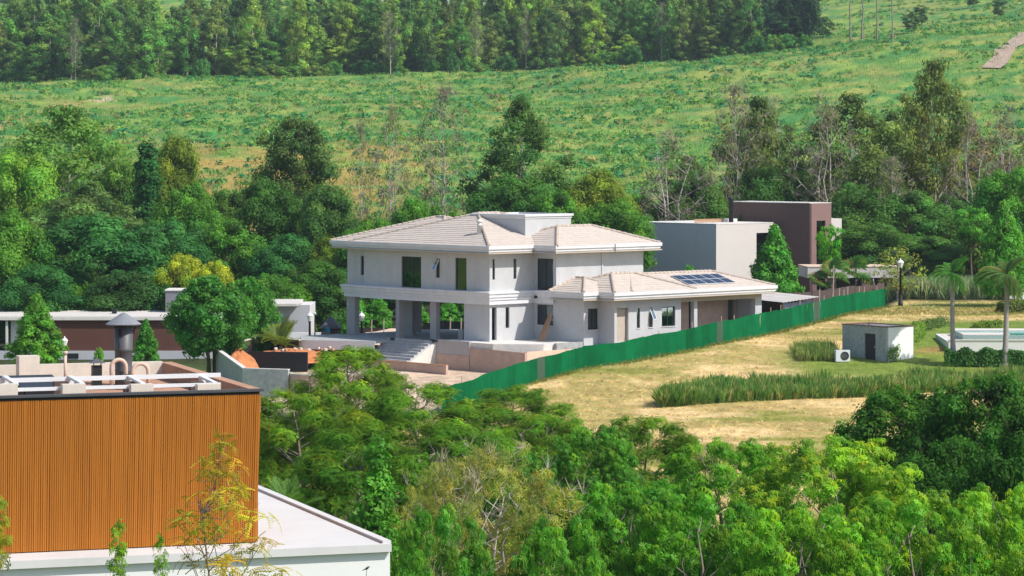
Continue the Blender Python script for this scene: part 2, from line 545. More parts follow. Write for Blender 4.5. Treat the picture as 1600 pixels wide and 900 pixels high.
def build_ground():
    ys = np.concatenate([np.arange(-300, 40, 40), np.arange(40, 130, 4), np.arange(130, 300, 0.9), np.arange(300, 420, 3), np.arange(420, 1200, 5),
                         np.arange(1200, 2000, 50), np.array([2200, 2600, 3200, 4500, 7000])])
    s = np.concatenate([[-60, -25, -10, -5, -3, -2], np.linspace(-1.5, 1.5, 200), [2, 3, 5, 10, 25, 60]])
    hw = np.maximum(14, ys / 6.0)
    X = s[None, :] * hw[:, None]
    Yg = np.repeat(ys[:, None], len(s), 1)
    Z = terr(X, Yg)
    nr, nc = X.shape
    v = np.stack([X, Yg, Z], -1).reshape(-1, 3)
    i = np.arange(nr * nc).reshape(nr, nc)
    f = np.stack([i[:-1, :-1], i[:-1, 1:], i[1:, 1:], i[1:, :-1]], -1).reshape(-1, 4)
    me = bpy.data.meshes.new('ground')
    me.vertices.add(len(v)); me.vertices.foreach_set('co', v.astype(np.float32).reshape(-1))
    me.loops.add(f.size); me.loops.foreach_set('vertex_index', f.astype(np.int32).reshape(-1))
    me.polygons.add(len(f)); me.polygons.foreach_set('loop_start', np.arange(0, f.size, 4, dtype=np.int32))
    a = me.attributes.new('tint', 'FLOAT_COLOR', 'POINT')
    c = np.ones((len(v), 4), np.float32)
    c[:, :3] = zone_colour(X, Yg).reshape(-1, 3)
    a.data.foreach_set('color', c.reshape(-1))
    me.update(calc_edges=True)
    me.polygons.foreach_set('use_smooth', [True] * len(f))
    m = bpy.data.materials.new('ground_cover')
    m.use_nodes = True
    nt = m.node_tree
    b = nt.nodes['Principled BSDF']
    b.inputs['Roughness'].default_value = 0.95
    b.inputs['Specular IOR Level'].default_value = 0.1
    at = nt.nodes.new('ShaderNodeAttribute'); at.attribute_name = 'tint'
    geo = nt.nodes.new('ShaderNodeNewGeometry')
    mp = nt.nodes.new('ShaderNodeMapping'); mp.inputs['Scale'].default_value = (1, 0.6, 1)
    nt.links.new(geo.outputs['Position'], mp.inputs['Vector'])
    n = nt.nodes.new('ShaderNodeTexNoise'); n.inputs['Scale'].default_value = 1.1; n.inputs['Detail'].default_value = 9; n.inputs['Roughness'].default_value = 0.75
    nt.links.new(mp.outputs[0], n.inputs['Vector'])
    cr = nt.nodes.new('ShaderNodeValToRGB')
    cr.color_ramp.elements[0].position = 0.3; cr.color_ramp.elements[0].color = (0.55, 0.58, 0.5, 1)
    cr.color_ramp.elements[1].position = 0.7; cr.color_ramp.elements[1].color = (1.35, 1.3, 1.3, 1)
    nt.links.new(n.outputs['Fac'], cr.inputs['Fac'])
    mu = nt.nodes.new('ShaderNodeMixRGB'); mu.blend_type = 'MULTIPLY'; mu.inputs['Fac'].default_value = 1
    nt.links.new(at.outputs['Color'], mu.inputs['Color1']); nt.links.new(cr.outputs['Color'], mu.inputs['Color2'])
    nt.links.new(mu.outputs[0], b.inputs['Base Color'])
    bp = nt.nodes.new('ShaderNodeBump'); bp.inputs['Strength'].default_value = 0.7; bp.inputs['Distance'].default_value = 0.25
    nt.links.new(n.outputs['Fac'], bp.inputs['Height']); nt.links.new(bp.outputs['Normal'], b.inputs['Normal'])
    me.materials.append(m)
    o = bpy.data.objects.new('ground', me)
    col.objects.link(o)
    return tag(o, 'rolling ground of hay field, lawns and green hillside', None, None, 'structure')
build_ground()

def strip(name, pts, w, m, lift=0.06):
    mb = MB()
    P = []
    for i, p in enumerate(pts):
        d = (pts[min(i + 1, len(pts) - 1)] - pts[max(i - 1, 0)]); d.z = 0; d.normalize()
        sd = Vector((-d.y, d.x, 0)) * (w[i] / 2)
        row = []
        for k in (-1, -0.5, 0, 0.5, 1):
            q = p + sd * k
            row.append((q.x, q.y, tz(q.x, q.y) + lift + 0.25))
        P.append(row)
    for i in range(len(P) - 1):
        for k in range(4):
            mb.face([P[i][k], P[i + 1][k], P[i + 1][k + 1], P[i][k + 1]])
    return tag(mb.build(name, m), None, None, None, 'structure')
a, b = hit(1548, 108, 600), hit(1608, 52, 600)
strip('dirt_track', [a.lerp(b, t / 10) + Vector((math.sin(t) * 0.6, 0, 0)) for t in range(11)], [4.2 + 0.5 * math.sin(t * 2) for t in range(11)], 'dirt_track')

# ------------------------------------------------------------------ the house being built
HA = R(43)
HX, HY = (765 - 800) / F * 218.0, 218.0
house = thing('house', 'large white two-storey house under construction with tiled hip roofs and stilted veranda', 'house', (HX, HY, 0), HA)

def H(x, y, z=0):
    return Vector((HX + x * math.cos(HA) - y * math.sin(HA), HY + x * math.sin(HA) + y * math.cos(HA), z))

XR, YR, XA, YA, YB, XE, X2 = 4.38, -2.26, 5.9, -5.07, -6.62, 21.3, 13.23
YF = 13.8       # where the far part of the left facade steps back
WX, WN, WS = (-1, 0), (0, 1), (0, -1)
# upper storey walls
w = MB()
w.wall((0, YF), (0, 0), (-1, 0), 0.22, 3.3, 6.3, [(YF - 9.56, YF - 7.36, 3.45, 5.75), (YF - 5.75, YF - 5.33, 4.3, 5.68), (YF - 3.67, YF - 2.44, 3.45, 5.8)])
w.build('wall', 'paint_white', house)
MB().wall((0.5, 16.3), (0.5, YF), (-1, 0), 0.22, 3.3, 6.3, [(1.55, 2.1, 4.19, 5.62)]).build('wall', 'paint_white', house)
MB().wall((0.221, 0), (XR + 0.22, 0), (0, -1), 0.22, 3.3, 6.3, [(0.05, 0.3, 4.33, 5.78), (2.1, 2.4, 4.33, 5.78)]).build('wall', 'paint_white', house)
MB().wall((XR, -0.003), (XR, YR), (-1, 0), 0.22, 3.3, 6.3, [(0.25, 1.95, 3.5, 5.76)]).build('wall', 'paint_white', house)
MB().wall((XR + 0.221, YR), (X2, YR), (0, -1), 0.22, 3.0, 6.3).wall((X2 - 0.22, YR + 0.221), (X2 - 0.22 + 0.22, YR + 9), (1, 0), 0.22, 3.0, 6.3).build('wall', 'paint_white', house)
MB().wall((X2, YR + 9), (10.2, YR + 9), (0, 1), 0.22, 3.3, 6.3).wall((10.2, YR + 9), (10.2, 16.3), (1, 0), 0.22, 3.3, 6.3).wall((10.2, 16.3), (0.73, 16.3), (0, 1), 0.22, 3.3, 6.3).build('wall', 'paint_white', house)
# step in the bay-two wall, slightly proud
MB().box(8.9, 13.1, YR - 0.06, YR - 0.002, 3.4, 6.22).build('wall_panel', 'paint_white', house)
# floors and ceilings
MB().prism([(0.3, 0.3), (XR + 0.3, 0.3), (XR + 0.3, YR + 0.3), (X2 - 0.3, YR + 0.3), (X2 - 0.3, YR + 8.7), (9.9, 8), (9.9, 16), (0.8, 16), (0.8, YF - 0.1), (0.3, YF - 0.1)], 3.05, 3.3).build('floor_slab', 'interior', house)
MB().box(2.8, 3.0, 0.5, 15.5, 3.3, 6.15).box(3.0, 9.5, 4.4, 4.6, 3.3, 6.15).build('inner_wall', 'interior', house)
# lower storey walls
MB().wall((0, 2.71), (0, 0), (-1, 0), 0.22, -0.3, 2.6).wall((0.22, 2.71), (6, 2.71), (0, 1), 0.22, -0.3, 2.6).build('wall', 'paint_white', house)
MB().wall((0.221, 0), (XR + 0.2, 0), (0, -1), 0.22, -0.3, 2.6, [(-0.1, 0.46, 0.03, 2.35), (1.33, 1.70, 0.85, 2.31)]).build('wall', 'paint_white', house)
MB().wall((XR, -0.003), (XR, YA), (-1, 0), 0.22, -0.3, 2.95, [(0.25, 1.95, 0.98, 2.45)]).build('wall', 'paint_white', house)
MB().wall((XR + 0.221, YA), (XA + 0.2, YA), (0, -1), 0.22, -0.3, 2.95, [(0.2, 1.25, 0.8, 2.3)]).build('wall', 'paint_white', house)
MB().wall((XA, YA - 0.003), (XA, YB), (-1, 0), 0.22, -0.3, 2.95).build('wall', 'paint_white', house)
MB().wall((XA + 0.221, YB), (12.68, YB), (0, -1), 0.22, -0.3, 2.95, [(0.02, 1.19, -0.02, 2.35), (2.03, 2.36, 0.86, 2.27), (3.27, 3.66, 0.86, 2.27), (4.58, 5.97, 0.86, 2.27)]).build('wall', 'paint_white', house)
MB().box(14.05, 14.4, YB, YB + 0.35, -0.3, 2.6).build('column', 'paint_white', house)
MB().box(20.6, 21.3, YB, YB + 0.45, -0.3, 2.6).build('column', 'paint_white', house)
MB().box(12.68, 21.3, YB + 0.002, YB + 0.22, 2.55, 2.95).build('beam', 'soffit_beige', house)
MB().wall((12.9, YB + 2.2), (21.3, YB + 2.2), (0, -1), 0.15, -0.3, 2.9, [(2.9, 3.6, -0.3, 2.4), (7.1, 7.8, -0.3, 2.4)]).wall((12.7, YB + 0.23), (12.7, YB + 2.2), (1, 0), 0.15, -0.3, 2.9).build('inner_wall', 'raw_plaster', house)
MB().wall((21.3, YB + 0.46), (21.3, -1.2), (1, 0), 0.2, -0.3, 2.95).wall((21.3, -1.0), (X2, -1.0), (0, 1), 0.2, -0.3, 2.95).build('wall', 'paint_white', house)
MB().box(6.13, 7.3, YB + 0.26, YB + 0.32, -0.1, 2.4).build('door', 'soffit_beige', house)
# slabs under the ground floor
MB().prism([(0.2, 0.2), (XR + .2, 0.2), (XR + .2, YB + 0.3), (21.2, YB + 0.3), (21.2, 6), (9, 16.4), (0.2, 16.4)], -0.5, -0.29).build('floor_slab', 'concrete', house)
MB().box(4.8, 5.0, -4.6, 2.4, -0.2, 2.9).box(5.2, 12.6, -3.2, -3.0, -0.2, 2.9).build('inner_wall', 'interior', house)
# veranda columns
for (x, y, wx, wy) in ((0.55, 15.5, 0.45, 0.95), (0.1, 9.9, 0.5, 0.4), (2.5, 11.2, 0.4, 1.3), (0.15, 5.9, 0.4, 0.65), (6.0, 14.8, 0.6, 0.6), (6.0, 8.5, 0.6, 0.6), (5.8, 3.6, 0.5, 0.5)):
    MB().box(x, x + wx, y, y + wy, -0.3, 2.6).build('column', 'grey_render', house)
# mid-height band with its stepped moulding
band = [(-0.02, -0.02), (XR - 0.02, -0.02), (XR - 0.02, YR + 0.3), (10, YR + 0.3), (10, 16.2), (0.45, 16.2), (0.45, YF - 0.02), (-0.02, YF - 0.02)]
b_ = MB()
b_.sweep(band, [(-0.1, 2.56), (0.2, 2.56), (0.2, 2.86), (0.27, 2.88), (0.27, 3.05), (0.34, 3.08), (0.34, 3.30), (0.42, 3.33), (0.42, 3.46), (-0.05, 3.5)])
b_.build('floor_band', 'paint_trim', house)
MB().prism([(0, 0), (XR, 0), (XR, YR + 0.4), (9.9, YR + 0.4), (9.9, 16.1), (0.5, 16.1), (0.5, YF - 0.1), (0, YF - 0.1)], 2.58, 2.64).build('veranda_ceiling', 'grey_render', house)
MB().tube([H(XR, -0.45, 3.05) - H(0, 0, 0), H(XR, -0.45, 3.05) - H(0, 0, 0)], 0.1) if False else None
MB().lathe([(0.09, 0.0), (0.11, 0.0), (0.11, 0.12), (0.07, 0.12), (0.07, 0.0)], 12).build('drain_hole', 'frame_dark', house, loc=(XR - 0.46, -0.55, 3.0)).rotation_euler = (0, R(90), 0)
# eaves
def eave(outline, z0, z1, name='fascia'):
    h = z1 - z0
    MB().sweep(outline, [(-0.75, z0 + 0.02), (-0.16, z0), (-0.16, z0 + 0.25 * h), (-0.09, z0 + 0.28 * h), (-0.09, z0 + 0.55 * h), (0.0, z0 + 0.6 * h), (0.0, z1), (-0.12, z1), (-0.12, z1 - 0.05)]).build(name, 'paint_trim', house)
main_out = [(-0.9, -0.9), (3.48, -0.9), (3.48, -3.16), (9.4, -3.16), (9.4, -3.26), (14.2, -3.26), (14.2, 8.0), (11.1, 8.0), (11.1, 17.3), (-0.4, 17.3), (-0.4, 14.7), (-0.9, 14.7)]
eave(main_out, 6.16, 6.75)
MB().prism(main_out, 6.19, 6.26).build('soffit', 'soffit_beige', house)
ann_out = [(3.58, YR), (3.58, -5.87), (5.1, -5.87), (5.1, -7.42), (22.2, -7.42), (22.2, -0.4), (X2, -0.4), (X2, YR)]
eave(ann_out, 2.9, 3.5)
MB().prism(ann_out, 2.93, 2.98).build('soffit', 'soffit_beige', house)

def hip(x0, x1, y0, y1, ze, r0, r1, zr, skip=(), caps=(0, 1, 2, 3), step=0.36):
    """hip roof laid in overlapping tile courses; ridge runs r0-r1"""
    A, B, C, D = Vector((x0, y0, ze)), Vector((x1, y0, ze)), Vector((x1, y1, ze)), Vector((x0, y1, ze))
    Q0, Q1 = Vector((*r0, zr)), Vector((*r1, zr))
    if (r1[0] - r0[0]) >= (r1[1] - r0[1]):
        sl = [(A, B, Q0, Q1), (B, C, Q1, Q1), (C, D, Q1, Q0), (D, A, Q0, Q0)]
        hips = [(A, Q0), (D, Q0), (B, Q1), (C, Q1)]
    else:
        sl = [(A, B, Q0, Q0), (B, C, Q0, Q1), (C, D, Q1, Q1), (D, A, Q1, Q0)]
        hips = [(A, Q0), (B, Q0), (C, Q1), (D, Q1)]
    for k, (p, q, s, t) in enumerate(sl):
        if k in skip:
            continue
        mb = MB()
        nrm = (q - p).cross(s - p).normalized()
        n = max(2, int(((s + t) / 2 - (p + q) / 2).length / step))
        prev = None
        for i in range(n):
            t0, t1 = i / n, (i + 1) / n
            lift = nrm * (0.036 + random.uniform(-0.008, 0.008))
            a0, b0, a1, b1 = p.lerp(s, t0), q.lerp(t, t0), p.lerp(s, t1), q.lerp(t, t1)
            mb.face([a0 + lift, b0 + lift, b1 + nrm * 0.012, a1 + nrm * 0.012])
            mb.face([a0 - nrm * 0.02, b0 - nrm * 0.02, b0 + lift, a0 + lift])
        mb.build('tiled_slope', 'roof_tile', house)
    cm = MB()
    for k, (a, b) in enumerate(hips + [(Q0, Q1)]):
        L = (b - a).length
        if L < 0.3 or (k < 4 and k not in caps):
            continue
        n = int(L / 0.42)
        pts, rr = [], []
        for i in range(n):
            pts += [a.lerp(b, i / n) + Vector((0, 0, 0.05)), a.lerp(b, (i + 0.93) / n) + Vector((0, 0, 0.05))]
            rr += [0.125, 0.085]
        cm.tube(pts, rr, 7)
    cm.build('ridge_tiles', 'ridge_tile', house)
hip(-0.8, 12.3, -0.8, 14.6, 6.72, (5.0, 6.7), (7.2, 6.7), 8.82)
hip(3.58, 14.1, -3.16, 4.2, 6.70, (7.1, 0.45), (10.6, 0.45), 7.95)
hip(-0.3, 11.0, 5.0, 17.2, 6.71, (5.2, 10.6), (5.25, 11.6), 8.48)
hip(3.68, 9.0, -5.77, -2.24, 3.47, (6.3, -3.2), (6.32, -2.25), 4.35)
hip(5.2, 13.6, -7.32, -0.6, 3.48, (8.2, -4.0), (10.4, -4.0), 4.62)
hip(7.0, 22.1, -7.28, -0.5, 3.46, (10.2, -3.9), (18.8, -3.9), 4.5)
# water-tank box rising through the roof
MB().box(4.7, 9.3, 1.3, 6.9, 7.0, 8.72).build('tank_box', 'paint_white', house)
MB().sweep([(4.7, 1.3), (9.3, 1.3), (9.3, 6.9), (4.7, 6.9)], [(0.003, 8.55), (0.05, 8.57), (0.05, 8.70), (0.14, 8.72), (0.14, 8.86), (-0.1, 8.88), (-0.1, 8.70)]).build('tank_box_cornice', 'paint_trim', house)
MB().box(4.9, 9.1, 1.5, 6.7, 8.722, 8.76).build('tank_box_roof', 'roof_membrane', house)
# flue pipe on the near slope
fl = MB(); fl.lathe([(0.16, 0), (0.16, 0.75), (0.2, 0.75), (0.2, 0.85), (0.15, 0.86), (0.15, 1.0), (0.22, 1.0), (0.22, 1.14), (0.1, 1.2)], 14)
fl.build('flue_pipe', 'alu', house, True, (1.4, 2.6, 7.35))

def window(x, y, nrm, wid, z0, z1, mull=0, inset=0.12, gl='glass', fr=0.06, leaf_gap=None, name='window'):
    """frame with its panes; x, y is the middle of the opening on the outer wall face"""
    ang = math.atan2(nrm[1], nrm[0]) + math.pi / 2
    f = MB()
    h = z1 - z0
    f.box(-wid / 2, -wid / 2 + fr, 0, 0.07, 0, h).box(wid / 2 - fr, wid / 2, 0, 0.07, 0, h)
    f.box(-wid / 2 + fr, wid / 2 - fr, 0.002, 0.068, 0, fr).box(-wid / 2 + fr, wid / 2 - fr, 0.002, 0.068, h - fr, h)
    for k in range(mull):
        c = -wid / 2 + wid * (k + 1) / (mull + 1)
        f.box(c - fr / 2, c + fr / 2, 0.003, 0.066, fr, h - fr)
    if leaf_gap is not None:
        f.box(-wid / 2 + fr, wid / 2 - fr, 0.004, 0.065, leaf_gap - fr / 2, leaf_gap + fr / 2)
    o = f.build(name, 'frame_dark', house, loc=(x - nrm[0] * inset, y - nrm[1] * inset, z0), rotz=ang)
    n = mull + 1
    for k in range(n):
        a, b = -wid / 2 + wid * k / n + fr / 2, -wid / 2 + wid * (k + 1) / n - fr / 2
        MB().box(a, b, 0.03, 0.04, fr / 2, h - fr / 2).build('pane', gl, o)
    return o
L_, S_ = (-1, 0), (0, -1)
window(0, 8.46, L_, 2.2, 3.47, 5.75, 1, 0.1, 'glass', name='balcony_door')
window(0, 3.055, L_, 1.23, 3.47, 5.8, 0, 0.1, 'glass', name='balcony_door')
o = window(0, 5.54, L_, 0.42, 4.3, 5.68, 0, 0.1, 'glass', 0.05, 0.5)
window(0.5, 14.475, L_, 0.52, 4.21, 5.6, 0, 0.1, 'glass', 0.07, 0.5)
# top-hung sashes standing open
def sash(loc, ang, wd, h, tilt):
    s = MB().box(-wd / 2, -wd / 2 + 0.04, 0, 0.04, -h, 0).box(wd / 2 - 0.04, wd / 2, 0, 0.04, -h, 0).box(-wd / 2 + 0.04, wd / 2 - 0.04, 0.001, 0.039, -h, -h + 0.04).box(-wd / 2 + 0.04, wd / 2 - 0.04, 0.001, 0.039, -0.04, 0)
    o = s.build('open_sash', 'alu', house, loc=loc)
    o.rotation_euler = (tilt, 0, ang)
    MB().box(-wd / 2 + 0.02, wd / 2 - 0.02, 0.015, 0.025, -h + 0.02, -0.02).build('pane', 'glass_pale', o)
sash((-0.06, 5.54, 5.62), R(-90), 0.40, 0.85, R(-28))
sash((9.585, YB - 0.06, 2.2), 0, 0.37, 0.85, R(-28))
window(0.395, 0, S_, 0.24, 4.35, 5.76, 0, 0.1, 'glass_pale', 0.032, 0.5)
window(2.47, 0, S_, 0.29, 4.35, 5.76, 0, 0.1, 'glass_pale', 0.032, 0.5)
window(1.735, 0, S_, 0.36, 0.87, 2.29, 0, 0.14, 'glass_dark', 0.045)
window(XR, -1.1, L_, 1.69, 3.52, 5.75, 1, 0.1, 'glass_dark', name='balcony_door')
window(XR, -1.1, L_, 1.69, 1.0, 2.44, 1, 0.1, 'glass_dark')
window(XR + 0.221 + 0.725, YA, S_, 1.04, 0.82, 2.29, 1, 0.12, 'glass_dark')
window(XA + 0.221 + 2.195, YB, S_, 0.32, 0.88, 2.26, 0, 0.1, 'glass_pale', 0.032, 0.5)
window(XA + 0.221 + 3.465, YB, S_, 0.38, 0.88, 2.26, 0, 0.1, 'glass_pale', 0.032, 0.5)
window(XA + 0.221 + 5.275, YB, S_, 1.38, 0.88, 2.26, 1, 0.1, 'glass_pale')
# sills
for (x0, x1, y0, z) in ((4.75, 6.0, YB, 0.80), ):
    pass
for (x, w_, z) in ((XA + 0.221 + 5.275, 1.5, 0.86), (XA + 0.221 + 2.195, 0.45, 0.86), (XA + 0.221 + 3.465, 0.5, 0.86)):
    MB().box(x - w_ / 2, x + w_ / 2, YB - 0.05, YB + 0.1, z - 0.05, z - 0.002).build('sill', 'cap_light', house)
MB().box(XR + 0.39, XR + 1.5, YA - 0.05, YA + 0.1, 0.75, 0.798).build('sill', 'cap_light', house)
MB().box(XR - 0.05, XR + 0.1, -2.0, -0.2, 0.93, 0.978).build('sill', 'cap_light', house)

# solar modules on the annex roof
sol = thing('solar_panel_array', 'dark blue solar panel array on the low tiled annex roof', 'solar panels', H(13.6, -6.55, 3.72), HA)
sp = math.atan2(1.04, 3.38)
for i in range(5):
    for j in range(2):
        f = MB().box(0.01, 0.99, 0.01, 0.99, 0, 0.04).build('module', 'alu', sol, loc=(i * 1.0, j * 1.0 * math.cos(sp), 0.04 + j * 1.0 * math.sin(sp)))
        f.rotation_euler = (sp, 0, 0)
        c = MB()
        for a in range(3):
            for b in range(3):
                c.box(0.04 + a * 0.31, 0.335 + a * 0.31, 0.04 + b * 0.31, 0.335 + b * 0.31, 0.041, 0.046)
        c.build('cells', 'solar_cell', f)
for i in range(3):
    MB().bar((i * 2.2 + 0.3, 0.05, 0.005), (i * 2.2 + 0.3, 1.9 * math.cos(sp), 1.9 * math.sin(sp) + 0.005), 0.05, 0.04).build('rail', 'alu', sol)

# ------------------------------------------------------------------ platform, retaining walls, stairs
plat = thing('terrace_platform', 'raised building platform with raw plaster retaining wall below the white house', 'platform', (HX, HY, 0), HA)
MB().prism([(-1.5, 3.9), (-1.5, -2.0), (0.9, -4.6), (4.4, -4.9), (4.4, 0.1), (0.1, 0.1), (0.1, 3.9)], -2.9, -0.06).build('fill', 'cap_light', plat)
MB().box(-1.66, -1.49, 0.3, 3.95, -2.9, 0.0).build('retaining_wall', 'grey_render', plat)
MB().box(-1.70, -1.5, 0.3, 3.9, -2.9, -1.0).build('retaining_wall_base', 'raw_plaster', plat)
MB().prism([(-1.64, 0.298), (-1.64, -5.4), (-1.45, -5.4), (-1.45, 0.298)], -2.9, [-0.42, -0.5, -0.5, -0.42]).build('retaining_wall', 'raw_plaster', plat)
MB().box(-1.44, 6.0, -5.4, -5.2, -2.9, -0.45).build('retaining_wall', 'sand', plat)
MB().box(-1.44, 6.0, -5.19, -4.5, -2.9, -0.6).build('earth_fill', 'sand', plat)
MB().box(1.8, 5.0, -5.0, -4.75, -0.5, -0.02).build('low_wall', 'concrete', plat)
deck = thing('veranda_deck', 'concrete veranda deck in front of the house columns', 'deck', (HX, HY, 0), HA)
MB().prism([(0.15, 3.95), (-1.5, 3.95), (-1.5, 8.6), (-3.4, 8.6), (-6.3, 13.4), (-3.5, 17.0), (0.15, 17.0)], -0.45, -0.285).build('deck_slab', 'concrete', deck)
MB().prism([(-3.4, 8.58), (-6.35, 13.4), (-6.2, 13.5), (-3.28, 8.7)], -0.95, -0.28).build('edge_beam', 'pale_wall', deck)
MB().prism([(-2.6, 9.2), (-5.4, 13.4), (-3.5, 16.0), (0.1, 16), (0.1, 9.2)], -2.9, -0.9).build('support_wall', 'dark_board', deck)
st = thing('staircase', 'wide concrete staircase descending from the veranda', 'stairs', (HX, HY, 0), HA)
for k in range(10):
    MB().box(-1.5 - 0.34 * (k + 1), -1.5 - 0.34 * k, 4.1, 9.0, -0.31 - 0.17 * (k + 1) - 0.6 * (k > 2), -0.12 - 0.185 * k).build('step', 'concrete_stair', st)
side = [(-1.5, -0.05), (-1.5, -2.6), (-5.2, -2.6), (-5.2, -2.1), (-4.9, -1.95)]
sm = MB()
for (y0, y1) in ((3.84, 4.098),):
    v = [(x, y0, z) for x, z in side] + [(x, y1, z) for x, z in side]
    n = len(side)
    sm.mesh(v, [tuple(range(n)), tuple(range(2 * n - 1, n - 1, -1))] + [(i, n + i, n + (i + 1) % n, (i + 1) % n) for i in range(n)])
sm.build('side_wall', 'cap_light', st)
MB().bar((-1.85, 3.7, -0.1), (-1.6, 4.4, -0.1), 0.25, 0.18).bar((-1.9, 8.2, -0.18), (-1.6, 8.9, -0.18), 0.25, 0.14).build('rubble', 'black_membrane', st)
t_ = thing('storage_box', 'grey upright box standing on the veranda by the house wall', 'box', H(0.5, 3.4, -0.285), HA)
MB().box(0, .55, 0, .5, 0, .85).build('box_body', 'grey_render', t_)
MB().box(-.03, .58, -.03, .53, .851, .9).build('box_lid', 'concrete', t_)
lw = thing('low_brick_wall', 'low unplastered wall on the sandy ground below the retaining wall', 'wall', H(-5.4, 1.2, tz(*H(-5.4, 1.2)[:2])), HA)
MB().box(0, 0.2, -2.6, 6, -0.3, 0.62).build('wall_body', 'raw_plaster', lw)
MB().box(-0.03, 0.23, -2.6, 6, 0.621, 0.66).build('coping', 'timber', lw)

# planks leaning on the wall, saw-horse, block
pl = thing('leaning_planks', 'long reddish planks leaning under the dark ground-floor window', 'planks', H(XR - 0.9, -2.1, -0.06), HA)
for k, (dx, dy, h, wd) in enumerate(((0, 0, 1.9, 0.2), (-0.15, 0.3, 1.7, 0.16), (-0.3, 0.5, 1.4, 0.1))):
    MB().bar((dx - 0.3, dy * 0.6 - 0.1, 0.0), (0.84, dy + 0.25, h), wd, 0.04).build('plank', 'timber', pl)
tb = thing('work_trestle', 'thin metal work trestle standing before the annex windows', 'trestle', H(9.4, YB - 1.5, -0.6), HA)
MB().bar((-1.5, 0, 0.95), (1.5, 0, 0.95), 0.07, 0.05).build('top_bar', 'timber', tb)
for x in (-1.4, 0.0, 1.4):
    MB().bar((x - 0.15, -0.3, 0), (x, 0, 0.93), 0.04).build('leg', 'timber', tb)
    MB().bar((x + 0.15, 0.3, 0), (x, 0, 0.93), 0.04).build('leg', 'timber', tb)

# ------------------------------------------------------------------ half-built pool shell to the left
pool = thing('pool_shell', 'half-built grey concrete pool shell with pale wall tops left of the house', 'pool')
def W3(pxx, pyy, z):
    Y = F * (ZC - z) / (pyy - HOR)
    return Vector(((pxx - 800) / F * Y, Y, z))
zt = -0.3
Ap, Bp, Cp, Ep, Dp = W3(337, 545, zt), W3(379, 575, zt), W3(450, 577, zt), W3(406, 527, zt), W3(467, 532, zt)
def conc_wall(mb, a, b, th, z0, z1):
    d = (b - a); d.z = 0; d.normalize()
    n = Vector((-d.y, d.x, 0)) * th
    mb.prism([(a.x, a.y), (b.x, b.y), (b.x + n.x, b.y + n.y), (a.x + n.x, a.y + n.y)], z0, z1)
for a, b, m_ in ((Ap, Bp, 'concrete'), (Bp, Cp, 'concrete')):
    m = MB(); conc_wall(m, a, b, 0.25, -2.6, zt - 0.05); m.build('shell_wall', m_, pool)
    m = MB(); conc_wall(m, a, b, 0.3, zt - 0.048, zt); m.build('wall_top', 'cap_light', pool)
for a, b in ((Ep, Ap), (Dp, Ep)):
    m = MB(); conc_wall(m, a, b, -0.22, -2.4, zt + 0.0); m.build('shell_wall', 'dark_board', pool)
    m = MB(); conc_wall(m, a, b, -0.26, zt + 0.002, zt + 0.05); m.build('wall_top', 'cap_light', pool)
# rounded return wall
m = MB(); mt = MB(); pts = []
c0 = Vector((Cp.x + 1.4, Cp.y - 0.6, 0))
for k in range(9):
    t = R(180 + 85 * k / 8)
    pts.append(Vector((Cp.x + 2.2 + 2.2 * math.cos(t), Cp.y + 0.6 + 1.6 * math.sin(t), 0)))
pts.append(pts[-1] + Vector((5.5, 1.4, 0)))
for i in range(len(pts) - 1):
    conc_wall(m, pts[i], pts[i + 1], 0.2, -2.7, -0.62); conc_wall(mt, pts[i], pts[i + 1], 0.24, -0.618, -0.55)
m.build('rounded_wall', 'raw_plaster', pool); mt.build('wall_top', 'cap_light', pool)
# membrane-lined basin and spoil heaps
g0, g1 = W3(386, 551, -0.75), W3(480, 552, -0.75)
m = MB(); conc_wall(m, g0, g1, 0.25, -2.4, -0.68); conc_wall(m, g0 + Vector((-.02, .01, 0)), g0 + Vector((-0.4, 7, 0)), 0.2, -2.4, -0.70); m.build('lining', 'black_membrane', pool)

def heap(name, label, c, rx, ry, h, seed, m='orange_soil'):
    n, k = 28, 8
    v, f = [(0, 0, h)], []
    for i in range(1, k + 1):
        for j in range(n):
            a = 2 * math.pi * j / n
            q = 1 + 0.25 * (float(vnoise(3 * math.cos(a) + seed, 3 * math.sin(a), 1.3)) - 0.5) * 2
            r = i / k * q
            z = h * (1 - (i / k) ** 1.3) + (float(vnoise(i + seed * 7, j, 1.5)) - 0.5) * 0.3 * h * (i < k) - (0.2 if i == k else 0)
            v.append((rx * r * math.cos(a), ry * r * math.sin(a), z))
    for j in range(n):
        f.append((0, 1 + j, 1 + (j + 1) % n))
    for i in range(k - 1):
        for j in range(n):
            f.append((1 + i * n + j, 1 + (i + 1) * n + j, 1 + (i + 1) * n + (j + 1) % n, 1 + i * n + (j + 1) % n))
    return tag(MB().mesh(v, f).build(name, m, None, True, c), label, 'soil heap')
heap('soil_heap', 'pointed orange soil heap inside the pool shell by its left wall', Vector((-19.0, 213.5, -1.6)), 1.3, 4.5, 1.35, 2)
heap('soil_heap', 'low orange soil spread behind the black pool lining', Vector((-16.0, 222, -1.5)), 3.4, 4.0, 0.72, 5)
heap('soil_heap', 'small orange soil mound at the foot of the black lining', Vector((-15.6, 206, -2.15)), 2.0, 3.6, 0.75, 9)
blk = thing('rubble_pile', 'broken pale blocks lying on the orange soil', 'rubble')
rr = random.Random(4)
for k in range(14):
    x, y = -15.0 + rr.uniform(-2.2, 2.2), 221 + rr.uniform(-1.5, 1)
    o = MB().box(-.12, .12, -.07, .07, 0, 0.14).build('block', 'stone_light' if k % 3 else 'timber', blk, loc=(x, y, -0.88 + rr.uniform(0, .15)))
    o.rotation_euler = (rr.uniform(-.4, .4), rr.uniform(-.4, .4), rr.uniform(0, 3))

